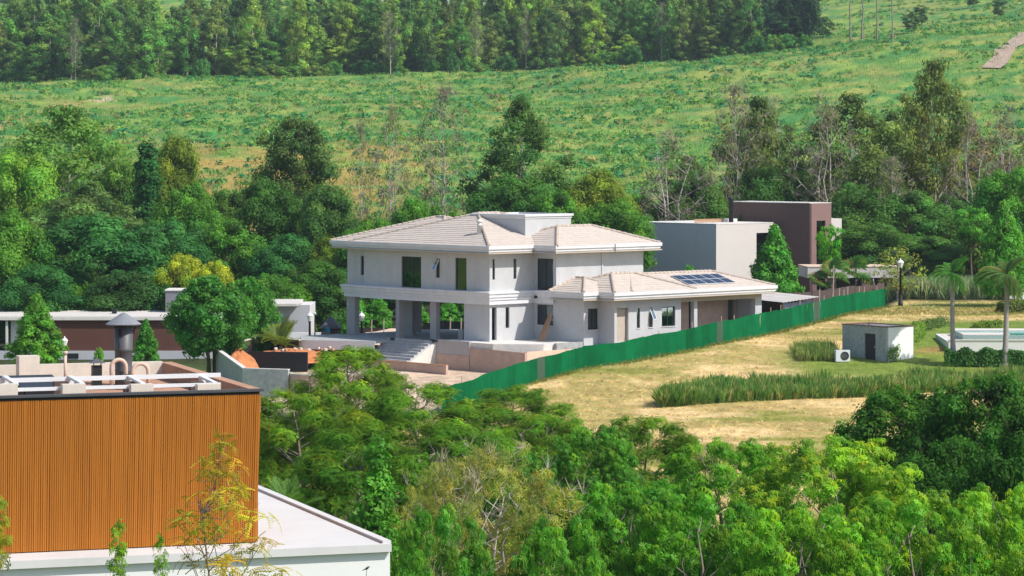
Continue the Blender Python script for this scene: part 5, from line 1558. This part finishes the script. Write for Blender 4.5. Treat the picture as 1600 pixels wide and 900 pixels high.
RIGHT = [
    ('twig1', 1050, 215, 130, 325, GG, 'bare_tree', 'spreading bare tree with white branches behind the grey house'),
    ('twig0', 1150, 135, 110, 335, (.09, .11, .05), 'bare_tree', 'tall slender brownish tree rising above the brown tower'),
    ('twig1', 1205, 165, 90, 345, (.09, .12, .05), 'bare_tree', 'thin-crowned tree right of the tall slender brownish tree'),
    ('open0', 1330, 148, 190, 335, (.075, .12, .045), 'broadleaf_tree', 'wide brown-topped tree above the brown tower'),
    ('twig1', 1290, 160, 120, 330, (.09, .12, .05), 'bare_tree', 'twiggy tree in front of the wide brown-topped tree'),
    ('open1', 1460, 92, 140, 340, (.10, .135, .05), 'eucalyptus_tree', 'tallest pale-trunked tree with reddish flat crown on the right'),
    ('open1', 1185, 150, 130, 342, (.07, .11, .045), 'broadleaf_tree', 'grey-green tree between the two slender trees above the tower'),
    ('open0', 1395, 175, 130, 346, (.075, .12, .05), 'broadleaf_tree', 'grey-green tree between the wide brown-topped tree and the tallest trunk'),
    ('open1', 1545, 215, 150, 345, (.08, .115, .05), 'broadleaf_tree', 'grey-green tree behind the pinkish leafless pair'),
    ('open0', 1075, 245, 130, 342, (.07, .115, .045), 'broadleaf_tree', 'grey-green tree behind the spreading bare tree'),
    ('twig0', 1445, 200, 90, 345, (.12, .12, .06), 'bare_tree', 'bare tree beside the tallest pale trunk'),
    ('twig1', 1520, 190, 110, 328, (.13, .11, .07), 'bare_tree', 'pinkish leafless tree left of its twin at the right edge'),
    ('twig1', 1572, 178, 110, 332, (.13, .11, .07), 'bare_tree', 'pinkish leafless tree at the right edge'),
    ('twig0', 1395, 250, 100, 322, (.08, .11, .05), 'bare_tree', 'twiggy grey tree behind the carport'),
    ('dome0', 1000, 305, 80, 345, MG, 'broadleaf_tree', 'green bush tree left of the grey house wall'),
    ('dome1', 1090, 270, 110, 330, (.05, .12, .035), 'broadleaf_tree', 'dark green tree behind the flat roof screen'),
    ('dome2', 1195, 262, 120, 334, (.05, .125, .035), 'broadleaf_tree', 'dark green tree behind the brown tower top'),
    ('dome0', 1260, 255, 110, 338, (.05, .12, .035), 'broadleaf_tree', 'dark green tree behind the right end of the brown tower'),
    ('dome1', 1340, 290, 130, 322, (.05, .125, .035), 'broadleaf_tree', 'green tree right of the cream tower block'),
    ('dome2', 1420, 300, 140, 322, (.05, .13, .035), 'broadleaf_tree', 'green tree above the carport end'),
    ('dome0', 1370, 350, 120, 312, (.045, .115, .03), 'broadleaf_tree', 'dark bushy tree right behind the carport'),
    ('dome1', 1500, 300, 120, 330, (.05, .13, .035), 'broadleaf_tree', 'green tree below the pinkish leafless trees'),
    ('dome2', 1450, 370, 120, 306, (.06, .14, .04), 'broadleaf_tree', 'bushy green tree behind the street lamp'),
    ('flatt', 1518, 322, 95, 296, (.05, .17, .03), 'acacia_tree', 'flat-topped bright green tree before the grey wall on the right'),
    ('dome0', 1585, 265, 120, 300, (.05, .16, .025), 'broadleaf_tree', 'glossy bright green tree at the right edge'),
    ('cone0', 1568, 318, 95, 262, (.06, .19, .03), 'broadleaf_tree', 'leafy green street tree behind the right palm'),
    ('bushy', 1402, 385, 85, 272, (.16, .20, .06), 'broadleaf_tree', 'loose yellowish shrub tree beside the black street lamp'),
]
P['flatt'] = grow(95, 9, 9, 5.2, 'flat', 34, .11, 130, .34, tr=.16, limbs=16, lo=.2, flat=.35)
P['bushy'] = grow(96, 6, 5, 1.2, 'dome', 40, .13, 45, .26, bark='bark_grey', tr=.12, limbs=24, lo=.2)
for r_ in RIGHT:
    kind, pxc, top, wp, Y, tint, nm, lb = r_
    tree(kind, pxc, top, wp, Y, tint, nm, lb)
# undergrowth along the edge of the woods
rnd = random.Random(33)
for k in range(26):
    pxc = -10 + k * 22 + rnd.uniform(-8, 8)
    Y = rnd.uniform(268, 300)
    tree('bush%d' % (k % 2), pxc, 455 + rnd.uniform(-25, 12), rnd.uniform(60, 100), Y, rnd.choice([DG, MG, BG, (.05, .12, .03)]), 'undergrowth_bush', 'low green bush at the foot of the woods behind the left house', 'undergrowth bushes on the left', cat='bush')
for k in range(30):
    pxc = 560 + k * 36 + rnd.uniform(-10, 10)
    Y = rnd.uniform(312, 335)
    tree('bush%d' % (k % 2), pxc, 395 + rnd.uniform(-70, 10), rnd.uniform(80, 120), Y, rnd.choice([DG, MG, OL, (.05, .13, .03)]), 'undergrowth_bush', 'low green bush filling the woods behind the houses', 'undergrowth bushes behind the houses', cat='bush')
# ------------------------------------------------------------------ far belt of trees along the hill
def belt_base(p):
    return float(np.interp(p, [-80, 0, 400, 800, 1100, 1200, 1280], [128, 124, 118, 108, 90, 78, 70]))
rnd = random.Random(8)
FARC = [(.065, .12, .045), (.085, .145, .045), (.07, .155, .05), (.05, .10, .045), (.13, .195, .05), (.10, .14, .06), (.06, .135, .045)]
for row in range(3):
    p = -70.0
    while p < (1272 if row < 2 else 1250):
        b = belt_base(p)
        q = hit(p, b, 560, 1100)
        Y = q.y + row * 14 + rnd.uniform(-5, 6)
        x = (p - 800) / F * Y
        h = rnd.uniform(15, 23) * (1 if row else .85) * (1.12 if p > 1150 else 1.0)
        if row == 0 and rnd.random() < .3: h *= .55
        gap = 430 < p < 500 or 250 < p < 330
        if not (gap and row > 0 and rnd.random() < .6):
            c = (.026, .062, .034) if p > 1180 else rnd.choice(FARC)
            plant(P['far%d' % rnd.randrange(4)], 'eucalyptus_tree', 'eucalyptus in the dense tree belt along the top of the meadow', (x, Y, tz(x, Y)), h, rnd.uniform(6.5, 10.5), c, 'trees of the hilltop belt')
        p += rnd.uniform(15, 27)
for k in range(70):
    p = -60 + k * 19 + rnd.uniform(-8, 8)
    q = hit(p, belt_base(p) + rnd.uniform(-1, 4), 560, 1100)
    plant(P['bush%d' % (k % 2)], 'belt_bush', 'bush at the foot of the hilltop tree belt', (q.x, q.y, q.z - .3), rnd.uniform(2.2, 5), rnd.uniform(4, 8), rnd.choice([(.05, .14, .045), (.075, .16, .045), (.035, .10, .04), (.10, .15, .05)]), 'bushes under the hilltop belt', cat='bush')
for (p, w_) in ((745, 5), (610, 5), (118, 4), (822, 4), (1034, 4)):
    b = belt_base(p) + 3
    q = hit(p, b, 560, 1100)
    plant(P['twig0'], 'bare_tree', {745: 'white-trunked bare tree standing out at the middle of the hilltop belt', 610: 'leaning pale-trunked tree in the hilltop belt', 118: 'thin pale trunk at the left of the hilltop belt', 822: 'thin bare tree in the right half of the hilltop belt', 1034: 'pinkish-trunked tree near the right end of the hilltop belt'}[p],
          (q.x, q.y, q.z), 15, w_, GG)
for p in (1329, 1347, 1370, 1394):
    q = hit(p, 66, 560, 1100)
    plant(P['pole'], 'eucalyptus_tree', 'lone slender eucalyptus trunk right of the hilltop belt', (q.x, q.y, q.z), rnd.uniform(24, 28), 5, FARC[0], 'lone slender trunks on the hill')
for k in range(60):
    p = rnd.uniform(-60, 1000)
    Y = rnd.uniform(880, 1120)
    x = (p - 800) / F * Y
    plant(P['far%d' % rnd.randrange(4)], 'hill_tree', 'scattered tree on the slope above the hilltop belt', (x, Y, tz(x, Y)), rnd.uniform(8, 13), rnd.uniform(7, 12), rnd.choice(FARC), 'trees scattered above the belt')
for (p, yy) in ((1425, 52), (1290, 58), (1440, 40), (1520, 12), (1560, 28)):
    q = hit(p, yy, 560, 1150)
    plant(P['far%d' % (p % 4)], 'hill_tree', {1425: 'small dark tree right of the lone slender trunks', 1290: 'small dark tree at the right end of the hilltop belt', 1440: 'second small dark tree right of the lone slender trunks', 1520: 'small dark tree at the very top left of the dirt track', 1560: 'small dark tree just above the dirt track'}[p], (q.x, q.y, q.z), 5.5, 5.5, FARC[3], 'small trees on the open right slope')

# ------------------------------------------------------------------ street trees, palms, garden plants
q = hit(320, 577, 190)
SG = (.055, .19, .035)
tree('cone0', 57, 462, 98, 222, (.085, .22, .035), 'street_tree', 'conical bright green street tree at far left before the brown wall')
tree('cone1', 228, 500, 50, 226, SG, 'street_tree', 'small conical street tree right of the metal duct')
tree('round', 326, 434, 138, 214, (.042, .15, .03), 'street_tree', 'large round dense green street tree left of the house')
tree('round', 388, 436, 92, 226, (.05, .17, .032), 'street_tree', 'green street tree partly behind the large round one')
tree('cone1', 1210, 355, 105, 262, (.05, .18, .03), 'street_tree', 'dense green conical tree in front of the cream wall')
tree('bush0', 155, 543, 18, 224, (.12, .26, .04), 'garden_bush', 'small leafy shrub left of the metal duct', cat='bush')
tree('flatt', 1298, 350, 62, 276, (.07, .22, .03), 'garden_tree', 'thin tree with tiered bright leaves in front of the brown tower')
tree('bush1', 1078, 414, 32, 285, (.06, .22, .03), 'garden_bush', 'rounded green bush peeking above the annex roof', cat='bush')
for k, (sx, sy, w_) in enumerate(((560, 470, 70), (590, 462, 60), (700, 468, 60), (648, 470, 60), (735, 474, 50))):
    tree('cone%d' % (k % 2), sx, sy, w_, 262, (.06, .2, .035), 'garden_tree', ['leafy green tree seen past the leftmost veranda column', 'leafy green tree seen left of the second veranda column', 'leafy green tree seen just left of the solid ground-floor wall', 'leafy green tree seen between the middle veranda columns', 'leafy green tree seen beside the grey veranda box'][k], 'trees seen through the veranda')

def frond_mesh(L=1.0, n=16, droop=.55, lw=.055, ll=.34, fold=.25):
    q = []
    for k in range(n):
        t = .12 + .88 * k / (n - 1)
        c = np.array([L * t, 0, L * (.35 * t - droop * t * t)])
        for s in (-1, 1):
            ln = L * ll * math.sin(math.pi * min(.97, t * .8 + .18)) + .02
            tip = c + np.array([ln * .55, s * ln * .8, -fold * ln])
            wv = np.array([lw * L, 0, 0])
            m = (c + tip) / 2 + np.array([0, 0, .03 * L])
            q.append([c - wv * .5, m - wv * .5, tip, m + wv * .5])
    for k in range(6):
        t0, t1 = k / 6, (k + 1) / 6
        a = np.array([L * t0, 0, L * (.35 * t0 - droop * t0 * t0)]); b = np.array([L * t1, 0, L * (.35 * t1 - droop * t1 * t1)])
        wv = np.array([0, .012 * L, 0])
        q.append([a - wv, b - wv, b + wv, a + wv])
    q = np.array(q)
    return quads_mesh('frond', q, jitter(np.random.RandomState(n), len(q), v=.12, hue=.05), MATS['leaf_gloss'])
FR = [frond_mesh(1, 22, .75, .036), frond_mesh(1, 24, .95, .032, .32, .5), frond_mesh(1, 18, .35, .03, .3, .1)]
def fan_mesh(n=13):
    q = []
    for k in range(n):
        a = -1.9 + 3.8 * k / (n - 1)
        d = np.array([math.cos(a), math.sin(a), 0]); s = np.array([-math.sin(a), math.cos(a), 0])
        c = np.array([.45, 0, .12])
        q.append([c, c + d * .4 - s * .05, c + d * .6 + np.array([0, 0, -.12]), c + d * .4 + s * .05])
    q.append([np.array([0, -.01, 0]), np.array([.45, -.012, .12]), np.array([.45, .012, .12]), np.array([0, .01, 0])])
    q = np.array(q)
    return quads_mesh('frond', q, jitter(np.random.RandomState(2), len(q), v=.12, hue=.05), MATS['leaf_gloss'])
FAN = fan_mesh()
def palm(label, base, h, r0, L, n, meshes, tint, lo=-35, hi=70, dead=0, seed=1, name='palm_tree', cat='palm'):
    t = thing(name, label, cat, base, 0)
    rn = random.Random(seed)
    mb = MB()
    k_ = 22
    pts, rr = [], []
    for i in range(k_ + 1):
        u = i / k_
        pts.append((.08 * math.sin(u * 3 + seed), .05 * u, u * h - .15)); rr.append(r0 * (1.35 - .55 * min(1, u * 4) + .04 * (i % 2)) * (1 - .25 * u))
    mb.tube(pts, rr, 10).build('trunk', 'palm_bark', t, True)
    for k in range(n):
        o = bpy.data.objects.new('frond', meshes[k % len(meshes)])
        col.objects.link(o); o.parent = t
        el = R(lo + (hi - lo) * ((k * .618) % 1))
        o.location = (pts[-1][0], pts[-1][1], h - .1)
        o.rotation_euler = (rn.uniform(-.3, .3), -el, k * 2.399)
        o.scale = [L * rn.uniform(.85, 1.1)] * 3
        o.color = (.30, .26, .07, 1) if k < dead else (*tint, 1)
    return t
b_ = hit(1490, 571); palm('slim palm tree with short crown left of its twin on the lawn', b_, 6.3, .22, 1.45, 44, [FR[0], FR[1]], (.08, .24, .03), -45, 75, 2, 3)
b_ = hit(1572, 574); palm('slim palm tree with drooping crown at the right edge of the lawn', b_, 6.35, .24, 1.8, 44, [FR[1], FR[0]], (.11, .20, .045), -45, 70, 3, 5)
for k, (sx, ty_, Y, L, lb) in enumerate(((1305, 412, 272, 1.6, 'fan palm left of the two before the cream beam'), (1339, 412, 274, 1.8, 'fan palm with yellow skirt of dead leaves before the cream beam'), (1283, 425, 272, 1.3, 'low fan palm below the thin tiered tree'))):
    z0 = tz((sx - 800) / F * Y, Y)
    zt_ = ZC - (ty_ + 14 - HOR) / F * Y
    palm(lb, ((sx - 800) / F * Y, Y, z0), zt_ - z0, .16, L, 24, [FAN], (.09, .24, .035), -40, 80, 8, 7 + k)
z0 = tz((438 - 800) / F * 224, 224.)
palm('low feather palm with arching yellow-green leaves behind the pool shell', ((438 - 800) / F * 224, 224, z0), 1.9, .25, 2.1, 30, [FR[2], FR[0]], (.19, .25, .05), 5, 80, 0, 4)
bp_ = px(455, 800, 84)
palm('palm with narrow pointed leaves showing behind the white terrace', (bp_.x, bp_.y, tz(bp_.x, bp_.y)), ZC - (800 - HOR) / F * 84 - tz(bp_.x, bp_.y), .14, 1.1, 14, [FR[2]], (.13, .27, .05), 25, 80, 0, 9)
# bare forked trunk by the carport
q = px(1366, 450, 274)
t = thing('dead_tree', 'bare forked pale trunk before the carport', 'tree', (q.x, q.y, tz(q.x, q.y)))
hb = 3.2
MB().tube([(0, 0, -.2), (.1, 0, 1.2), (.15, 0, 2.3), (0, 0, 3.2), (-.1, .1, 3.9)], [.14, .12, .11, .09, .05], 8).build('trunk', 'bark_pale', t, True)
MB().tube([(.12, 0, 2.5), (.4, .1, 3.4), (.8, .1, 3.9), (.85, .1, 4.5)], [.09, .07, .06, .04], 7).build('branch', 'bark_pale', t, True)

def hedge(name, label, a, b, wd, h, n, leaf, tint, cat='hedge', tips=None):
    """clipped hedge: leaves through a long box with an uneven top"""
    rng = np.random.RandomState(n)
    a, b = Vector(a), Vector(b)
    L = (b - a).length
    ang = math.atan2((b - a).y, (b - a).x)
    t = thing(name, label, cat, (a.x, a.y, tz(a.x, a.y)), ang)
    u, w_, z = rng.rand(n) * L, rng.uniform(-1, 1, n), rng.rand(n) ** .7
    bump = .8 + .35 * vnoise(u, 0 * u, .7, n)
    dz = np.array([tz(*(a.lerp(b, k / 20).xy)) for k in range(21)]) - tz(a.x, a.y)
    zz = z * h * bump + np.interp(u / L, np.linspace(0, 1, 21), dz)
    edge = (1 - .35 * z)
    p = np.stack([u, w_ * wd / 2 * edge * bump, zz], 1)
    nr = np.stack([rng.normal(0, .5, n), w_, z * 1.2], 1) + rng.normal(0, .4, (n, 3))
    c = jitter(rng, n, v=.2, hue=.1)
    if tips is not None:
        m = rng.rand(n) < .12
        c[m] = np.array(tips)
    me = quads_mesh('foliage', place(tmpl_leaf(), p, nr, leaf * rng.uniform(.6, 1.4, n), rng), c, MATS['leaf_gloss'])
    o = bpy.data.objects.new('foliage', me); o.color = (*tint, 1); col.objects.link(o); o.parent = t
    st_ = MB()
    for k in range(max(3, int(L / .8))):
        x = (k + .5) * L / max(3, int(L / .8))
        zb = float(np.interp(x / L, np.linspace(0, 1, 21), dz))
        st_.tube([(x, 0, zb - .1), (x + .05, .03, zb + h * .6)], [.03, .015], 5)
    st_.build('stems', 'bark_brown', t)
    return t
hedge('hedge', 'clipped hedge along the white side wall of the grey hut', hit(1394, 567), hit(1440, 526), 1.0, 1.15, 4200, .18, (.17, .30, .04))
hedge('hedge', 'long dark clipped hedge in front of the white pool wall', hit(1476, 572), hit(1618, 574), 1.1, 1.15, 8000, .17, (.06, .19, .03))
hedge('garden_bush', 'yellow-green bush at the end of the pool terrace', hit(1522, 523), hit(1563, 519), 1.2, .9, 1800, .16, (.17, .26, .03), 'bush')
hedge('flower_bed', 'orange flowering shrubs below the parked car', hit(1562, 489), hit(1612, 488), 2.2, 1.0, 3200, .2, (.11, .19, .04), 'flower bed', (5.5, .9, .9))
hedge('garden_bush', 'low shrubs between the hut and the left palm', hit(1432, 521), hit(1478, 508), 1.2, .8, 1500, .16, (.09, .17, .04), 'bush')

# ------------------------------------------------------------------ foreground trees
FT = (.11, .205, .018)
FORE = [
    ('feather0', 548, 542, 165, 152, (.085, .175, .016), 'feathery_tree', 'yellow-tipped feathery tree in front of the staircase'),
    ('feather1', 800, 606, 200, 150, (.062, .15, .016), 'feathery_tree', 'feathery tree at the lower end of the green fence'),
    ('feather1', 470, 612, 220, 128, (.085, .17, .016), 'feathery_tree', 'feathery tree right beside the timber box'),
    ('feather0', 655, 600, 210, 138, (.068, .155, .015), 'feathery_tree', 'feathery tree below the staircase tree'),
    ('feather1', 560, 668, 230, 110, (.055, .14, .015), 'feathery_tree', 'dark feathery tree behind the white terrace corner'),
    ('feather0', 730, 668, 220, 118, (.06, .15, .015), 'feathery_tree', 'dark feathery tree behind the dry twiggy tree'),
    ('feather0', 860, 650, 170, 132, (.085, .18, .018), 'feathery_tree', 'small feathery tree at the bottom of the hay field'),
    ('feather1', 1005, 652, 190, 122, (.07, .165, .015), 'feathery_tree', 'feathery tree in the middle below the hay field'),
    ('droop0', 930, 668, 150, 112, (.055, .165, .022), 'drooping_tree', 'drooping-leaved tree left of the middle feathery tree'),
    ('droop1', 800, 705, 170, 104, (.05, .16, .022), 'drooping_tree', 'drooping-leaved tree behind the dry twiggy tree'),
    ('column', 590, 695, 165, 80, (.06, .19, .026), 'broadleaf_tree', 'pointed glossy tree beside the white terrace wall'),
    ('dry', 765, 700, 300, 86, (.20, .225, .07), 'dry_tree', 'half-bare tree with pale twigs at bottom centre'),
    ('dry', 690, 725, 170, 82, (.19, .22, .065), 'dry_tree', 'small half-bare tree left of the larger pale-twigged one'),
    ('droop0', 985, 752, 230, 90, (.055, .175, .02), 'drooping_tree', 'drooping-leaved tree right of the pale-twigged tree'),
    ('droop1', 1130, 690, 230, 104, (.07, .195, .018), 'drooping_tree', 'bright drooping-leaved tree below the tall grass'),
    ('droop0', 1310, 690, 300, 96, (.125, .24, .02), 'drooping_tree', 'large sunlit yellow-green drooping tree at lower right'),
    ('droop1', 1090, 775, 260, 84, (.06, .185, .018), 'drooping_tree', 'drooping-leaved tree at the bottom edge right of centre'),
    ('droop0', 1250, 792, 260, 80, (.085, .215, .018), 'drooping_tree', 'green drooping tree at the bottom edge below the sunlit one'),
    ('droop1', 1420, 782, 260, 82, (.08, .21, .018), 'drooping_tree', 'drooping tree at the bottom edge near the right corner'),
    ('droop0', 1560, 762, 220, 84, (.10, .23, .018), 'drooping_tree', 'drooping-leaved tree in the bottom right corner'),
    ('small', 1415, 612, 200, 126, (.045, .13, .018), 'dense_tree', 'dark dense small-leaved tree at the lower right of the field'),
    ('small', 1545, 590, 230, 118, (.038, .115, .018), 'dense_tree', 'tall dark dense tree at the right edge before the lawn'),
    ('small', 1620, 640, 220, 104, (.03, .10, .016), 'dense_tree', 'very dark tree cut by the right edge'),
    ('small', 1480, 690, 180, 110, (.03, .095, .015), 'dense_tree', 'dark tree between the dense pair and the drooping trees'),
    ('feather1', 870, 760, 200, 92, (.06, .16, .016), 'feathery_tree', 'low feathery tree behind the pale twigs at bottom centre'),
    ('droop1', 690, 800, 180, 76, (.05, .165, .02), 'drooping_tree', 'leafy tree at the bottom edge right of the pointed glossy tree'),
    ('droop0', 880, 815, 200, 76, (.055, .17, .02), 'drooping_tree', 'drooping tree at the bottom edge below the pale twigs'),
]
for r_ in FORE:
    kind, pxc, top, wp, Y, tint, nm, lb = r_
    tree(kind, pxc, top, wp, Y, tint, nm, lb, twig_tint=(.42, .34, .27))
tree('sapling', 345, 700, 215, 51, (.25, .24, .03), 'sapling', 'thin yellow-green sapling in front of the orange timber slats', rotz=.6)
tree('shoot', 186, 838, 42, 48.5, (.12, .24, .03), 'sapling', 'leafy green shoot left of its neighbour at the white wall')
tree('shoot', 252, 858, 30, 48.5, (.12, .24, .03), 'sapling', 'shorter green shoot at the white wall below the timber box')
tree('shoot', -2, 798, 46, 48.5, (.19, .22, .03), 'sapling', 'yellow-green twig cut by the left edge')
q = px(573, 889, 60)
t = thing('bird', 'small dark bird perched on a twig before the white wall', 'bird', q, R(30))
MB().tube([(-.05, 0, -.01), (-.02, 0, 0), (.015, 0, .015), (.035, 0, .035), (.05, 0, .038), (.068, 0, .034)], [.006, .02, .024, .017, .013, .002], 10).build('body', 'iron_black', t, True)
MB().tube([(-.04, 0, -.005), (-.1, 0, -.025)], [.01, .006], 6).build('tail', 'iron_black', t, True)
MB().tube([(0, 0, -.02), (-.03, 0, -.3), (-.12, 0, -.9)], [.006, .008, .012], 6).build('perch_twig', 'bark_brown', t, True)

# ------------------------------------------------------------------ ground cover nobody could count
def stuff(name, label, q, tint, m):
    o = bpy.data.objects.new(name, quads_mesh(name, q, tint, MATS[m]))
    col.objects.link(o)
    return tag(o, label, None, None, 'stuff')
rng = np.random.RandomState(17)
# scrub on the hill
N = 24000
Y = 385 + (1090 - 385) * rng.rand(N) ** 1.25
X = rng.uniform(-1.12, 1.12, N) * Y / 6
kill = (fbm(X, Y, 18, 21) < .40)
tr = (np.abs((X / Y * F + 800) - (1548 + (108 - (HOR - (terr(X, Y) - ZC) / Y * F)) * 1.07)) < 13) & (X > 100)
dryz = (X > -62) & (X < -14) & (Y < 535)
kill |= tr | (dryz & (rng.rand(N) < .55))
X, Y = X[~kill], Y[~kill]
N = len(X)
S = rng.uniform(.4, 1.05, N) * (1 + .8 * (rng.rand(N) < .10))
pal = np.array([(.045, .24, .10), (.075, .28, .075), (.12, .31, .065), (.21, .35, .07), (.04, .17, .085), (.20, .17, .09), (.38, .32, .13)])
pk = rng.choice(7, N, p=[.20, .28, .27, .17, .04, .015, .025])
M_ = 11
d = rng.normal(size=(N, M_, 3)); d[..., 2] = np.abs(d[..., 2]); d /= np.linalg.norm(d, axis=-1, keepdims=True)
base = np.stack([X, Y, terr(X, Y) + .1], -1)
pos = base[:, None] + d * (S[:, None, None] * np.array([1, 1, .75]) * rng.uniform(.5, 1, (N, M_, 1)))
nr = d * .8 + np.array([0, 0, .4]) + rng.normal(0, .4, d.shape)
c = pal[pk][:, None] * (1 + rng.normal(0, .2, (N, M_, 1)))
stuff('hill_scrub', 'low green scrub covering the hillside meadow', place(tmpl_leaf(), pos.reshape(-1, 3), nr.reshape(-1, 3), np.repeat(S * .75, M_), rng), np.clip(c.reshape(-1, 3), .01, 1), 'grass')
# tall meadow grass tufts
N = 16000
Y = 385 + 400 * rng.rand(N) ** 1.2
X = rng.uniform(-1.1, 1.1, N) * Y / 6
dryz = ((X > -62) & (X < -12) & (Y < 535))
n4 = fbm(X, Y * 2.2, 9, 14)
dr = ((n4 > .55) & (rng.rand(N) < .4)) | (dryz & (n4 > .38))
c = np.where(dr[:, None], np.array((.40, .34, .12)), np.array((.16, .33, .07))) * (1 + rng.normal(0, .18, (N, 1)))
tt = tmpl_tuft(5, 1, .5); tt[..., :2] *= 1.6
stuff('meadow_grass', 'long green and straw-coloured meadow grass on the hillside', place(tt, np.stack([X, Y, terr(X, Y) - .05], -1), np.stack([rng.normal(0, .1, N), rng.normal(0, .1, N), np.ones(N)], 1), rng.uniform(.6, 1.1, N), rng), np.repeat(np.clip(c, .01, 1), 5, 0), 'grass')
# cut hay on the field
N = 90000
Y = 135 + 134 * rng.rand(N)
X = np.interp(Y, FX_Y, FX_X) + .3 + rng.rand(N) * 48
ok = (X < Y / 6 * 1.15)
n1 = fbm(X, Y, 14, 1)
rows = .5 + .5 * np.sin((Y + .35 * X + 3.0 * np.sin(X * .11) + 5 * n1) * 2 * math.pi / 2.6)
ok &= (rng.rand(N) < .10 + .9 * (1 - rows) ** 3) & ~((X > 18) & (Y > 201) & (Y < 216)) & ~((X > 25) & (Y > 212) & (Y < 241))
X, Y = X[ok], Y[ok]; N = len(X)
c = np.array((.70, .53, .28)) * (1 + rng.normal(0, .3, (N, 1)))
g = fbm(X, Y * 2.2, 9, 14) > .57
c[g] = np.array((.36, .38, .11)) * (1 + rng.normal(0, .2, (g.sum(), 1)))
tt = tmpl_tuft(5, 2, 1.1); tt[..., 2] *= .45
stuff('cut_hay', 'dry cut hay lying in rows on the mown field', place(tt, np.stack([X, Y, terr(X, Y) - .02], -1), np.stack([rng.normal(0, .15, N), rng.normal(0, .15, N), np.ones(N)], 1), rng.uniform(.2, .5, N), rng), np.repeat(np.clip(c, .01, 1), 5, 0), 'grass')
# tall grass strip before the lawn, and rough patches
def tall_grass(name, label, X, Y, h, cols, seed, lean=.12):
    r = np.random.RandomState(seed)
    N = len(X)
    tt = tmpl_tuft(6, seed, .35); tt[..., :2] *= .6
    c = np.array(cols)[r.randint(len(cols), size=N)] * (1 + r.normal(0, .18, (N, 1)))
    return stuff(name, label, place(tt, np.stack([X, Y, terr(X, Y) - .05], -1), np.stack([r.normal(0, lean, N), r.normal(0, lean, N), np.ones(N)], 1), h * r.uniform(.7, 1.2, N), r), np.repeat(np.clip(c, .01, 1), 6, 0), 'grass')
N = 11000
u, v = rng.rand(N), rng.rand(N) ** 1.4
X = 9.2 + u ** 1.25 * 30
Yf = np.interp(X, [9, 14, 22, 30, 46], [187, 189.5, 193, 197, 203])
Y = Yf + v * np.interp(X, [9, 13, 20, 46], [2.0, 8, 7, 4]) * (.5 + fbm(X, Yf, 4, 5))
tall_grass('tall_grass', 'strip of tall green reedy grass between hay field and lawn', X, Y, (.5 + .9 * fbm(X, Y, 2.2, 31)) * rng.choice([.7, 1, 1.2], N) * np.interp(X, [9, 24, 30, 46], [1.1, 1.0, .75, .7]), [(.12, .26, .05), (.17, .31, .07), (.40, .38, .14), (.08, .20, .045), (.28, .36, .11), (.13, .28, .06)], 41, .3)
N = 1000
a_, b_ = hit(1242, 566), hit(1312, 560)
X = a_.x + rng.beta(2, 1.6, N) * (b_.x - a_.x); Y = a_.y + rng.beta(1.5, 2.5, N) * 7
tall_grass('rough_grass', 'rough grass patch left of the air conditioner', X, Y, .5 + .7 * fbm(X, Y, 1.5, 9), [(.16, .28, .07), (.34, .36, .12), (.11, .22, .05)], 43, .25)
N = 3200
X = rng.uniform(33, 50, N); Y = 273 + 8 * rng.rand(N)
tall_grass('pampas_grass', 'grey-green pampas grass along the garden edge on the right', X, Y, 2.0, [(.22, .36, .2), (.3, .4, .22), (.42, .4, .24), (.15, .28, .12)], 45, .25)
N = 1800
s_ = rng.rand(N) * cum[-1] * .995
pts_ = np.array([along(v_)[:] for v_ in s_])
X, Y = pts_[:, 0] + rng.uniform(0, .5, N), pts_[:, 1] - rng.uniform(.05, .8, N)
tall_grass('fence_grass', 'grass growing along the foot of the green fence', X, Y, .35, [(.16, .24, .05), (.30, .27, .09), (.12, .2, .04)], 47, .3)
N = 9000
X = rng.uniform(17.5, 46, N); Y = rng.uniform(202, 240, N)
ok = (Y < 215) | (X > 25)
ok &= ~((X > 22.5) & (X < 28.5) & (Y > 210.5) & (Y < 217)) & ~((X > 30) & (Y > 212.5) & (Y < 226))
X, Y = X[ok], Y[ok]
tall_grass('lawn_grass', 'short mown lawn grass around the hut and palms', X, Y, .13, [(.17, .26, .05), (.24, .29, .07), (.14, .23, .05)], 49, .3)
N = 3500
X = np.interp(rng.rand(N), [0, 1], [24.5, 48]); Y = 248 + 12 * rng.rand(N)
tall_grass('verge_grass', 'dry verge grass at the top of the hay field', X, Y, .3, [(.36, .30, .12), (.25, .26, .08)], 51, .3)

# ------------------------------------------------------------------ thin summer haze over the valley
hz_ = MB().box(-900, 900, -60, 1500, -30, 160)
hm = bpy.data.materials.new('haze_air')
hm.use_nodes = True
nt = hm.node_tree
nt.nodes.remove(nt.nodes['Principled BSDF'])
pv = nt.nodes.new('ShaderNodeVolumePrincipled')
pv.inputs['Color'].default_value = (0.75, 0.86, 1.0, 1)
pv.inputs['Density'].default_value = 0.00011
pv.inputs['Anisotropy'].default_value = 0.2
nt.links.new(pv.outputs[0], nt.nodes['Material Output'].inputs['Volume'])
tag(hz_.build('haze', hm), 'thin bluish haze over the valley', None, None, 'stuff')
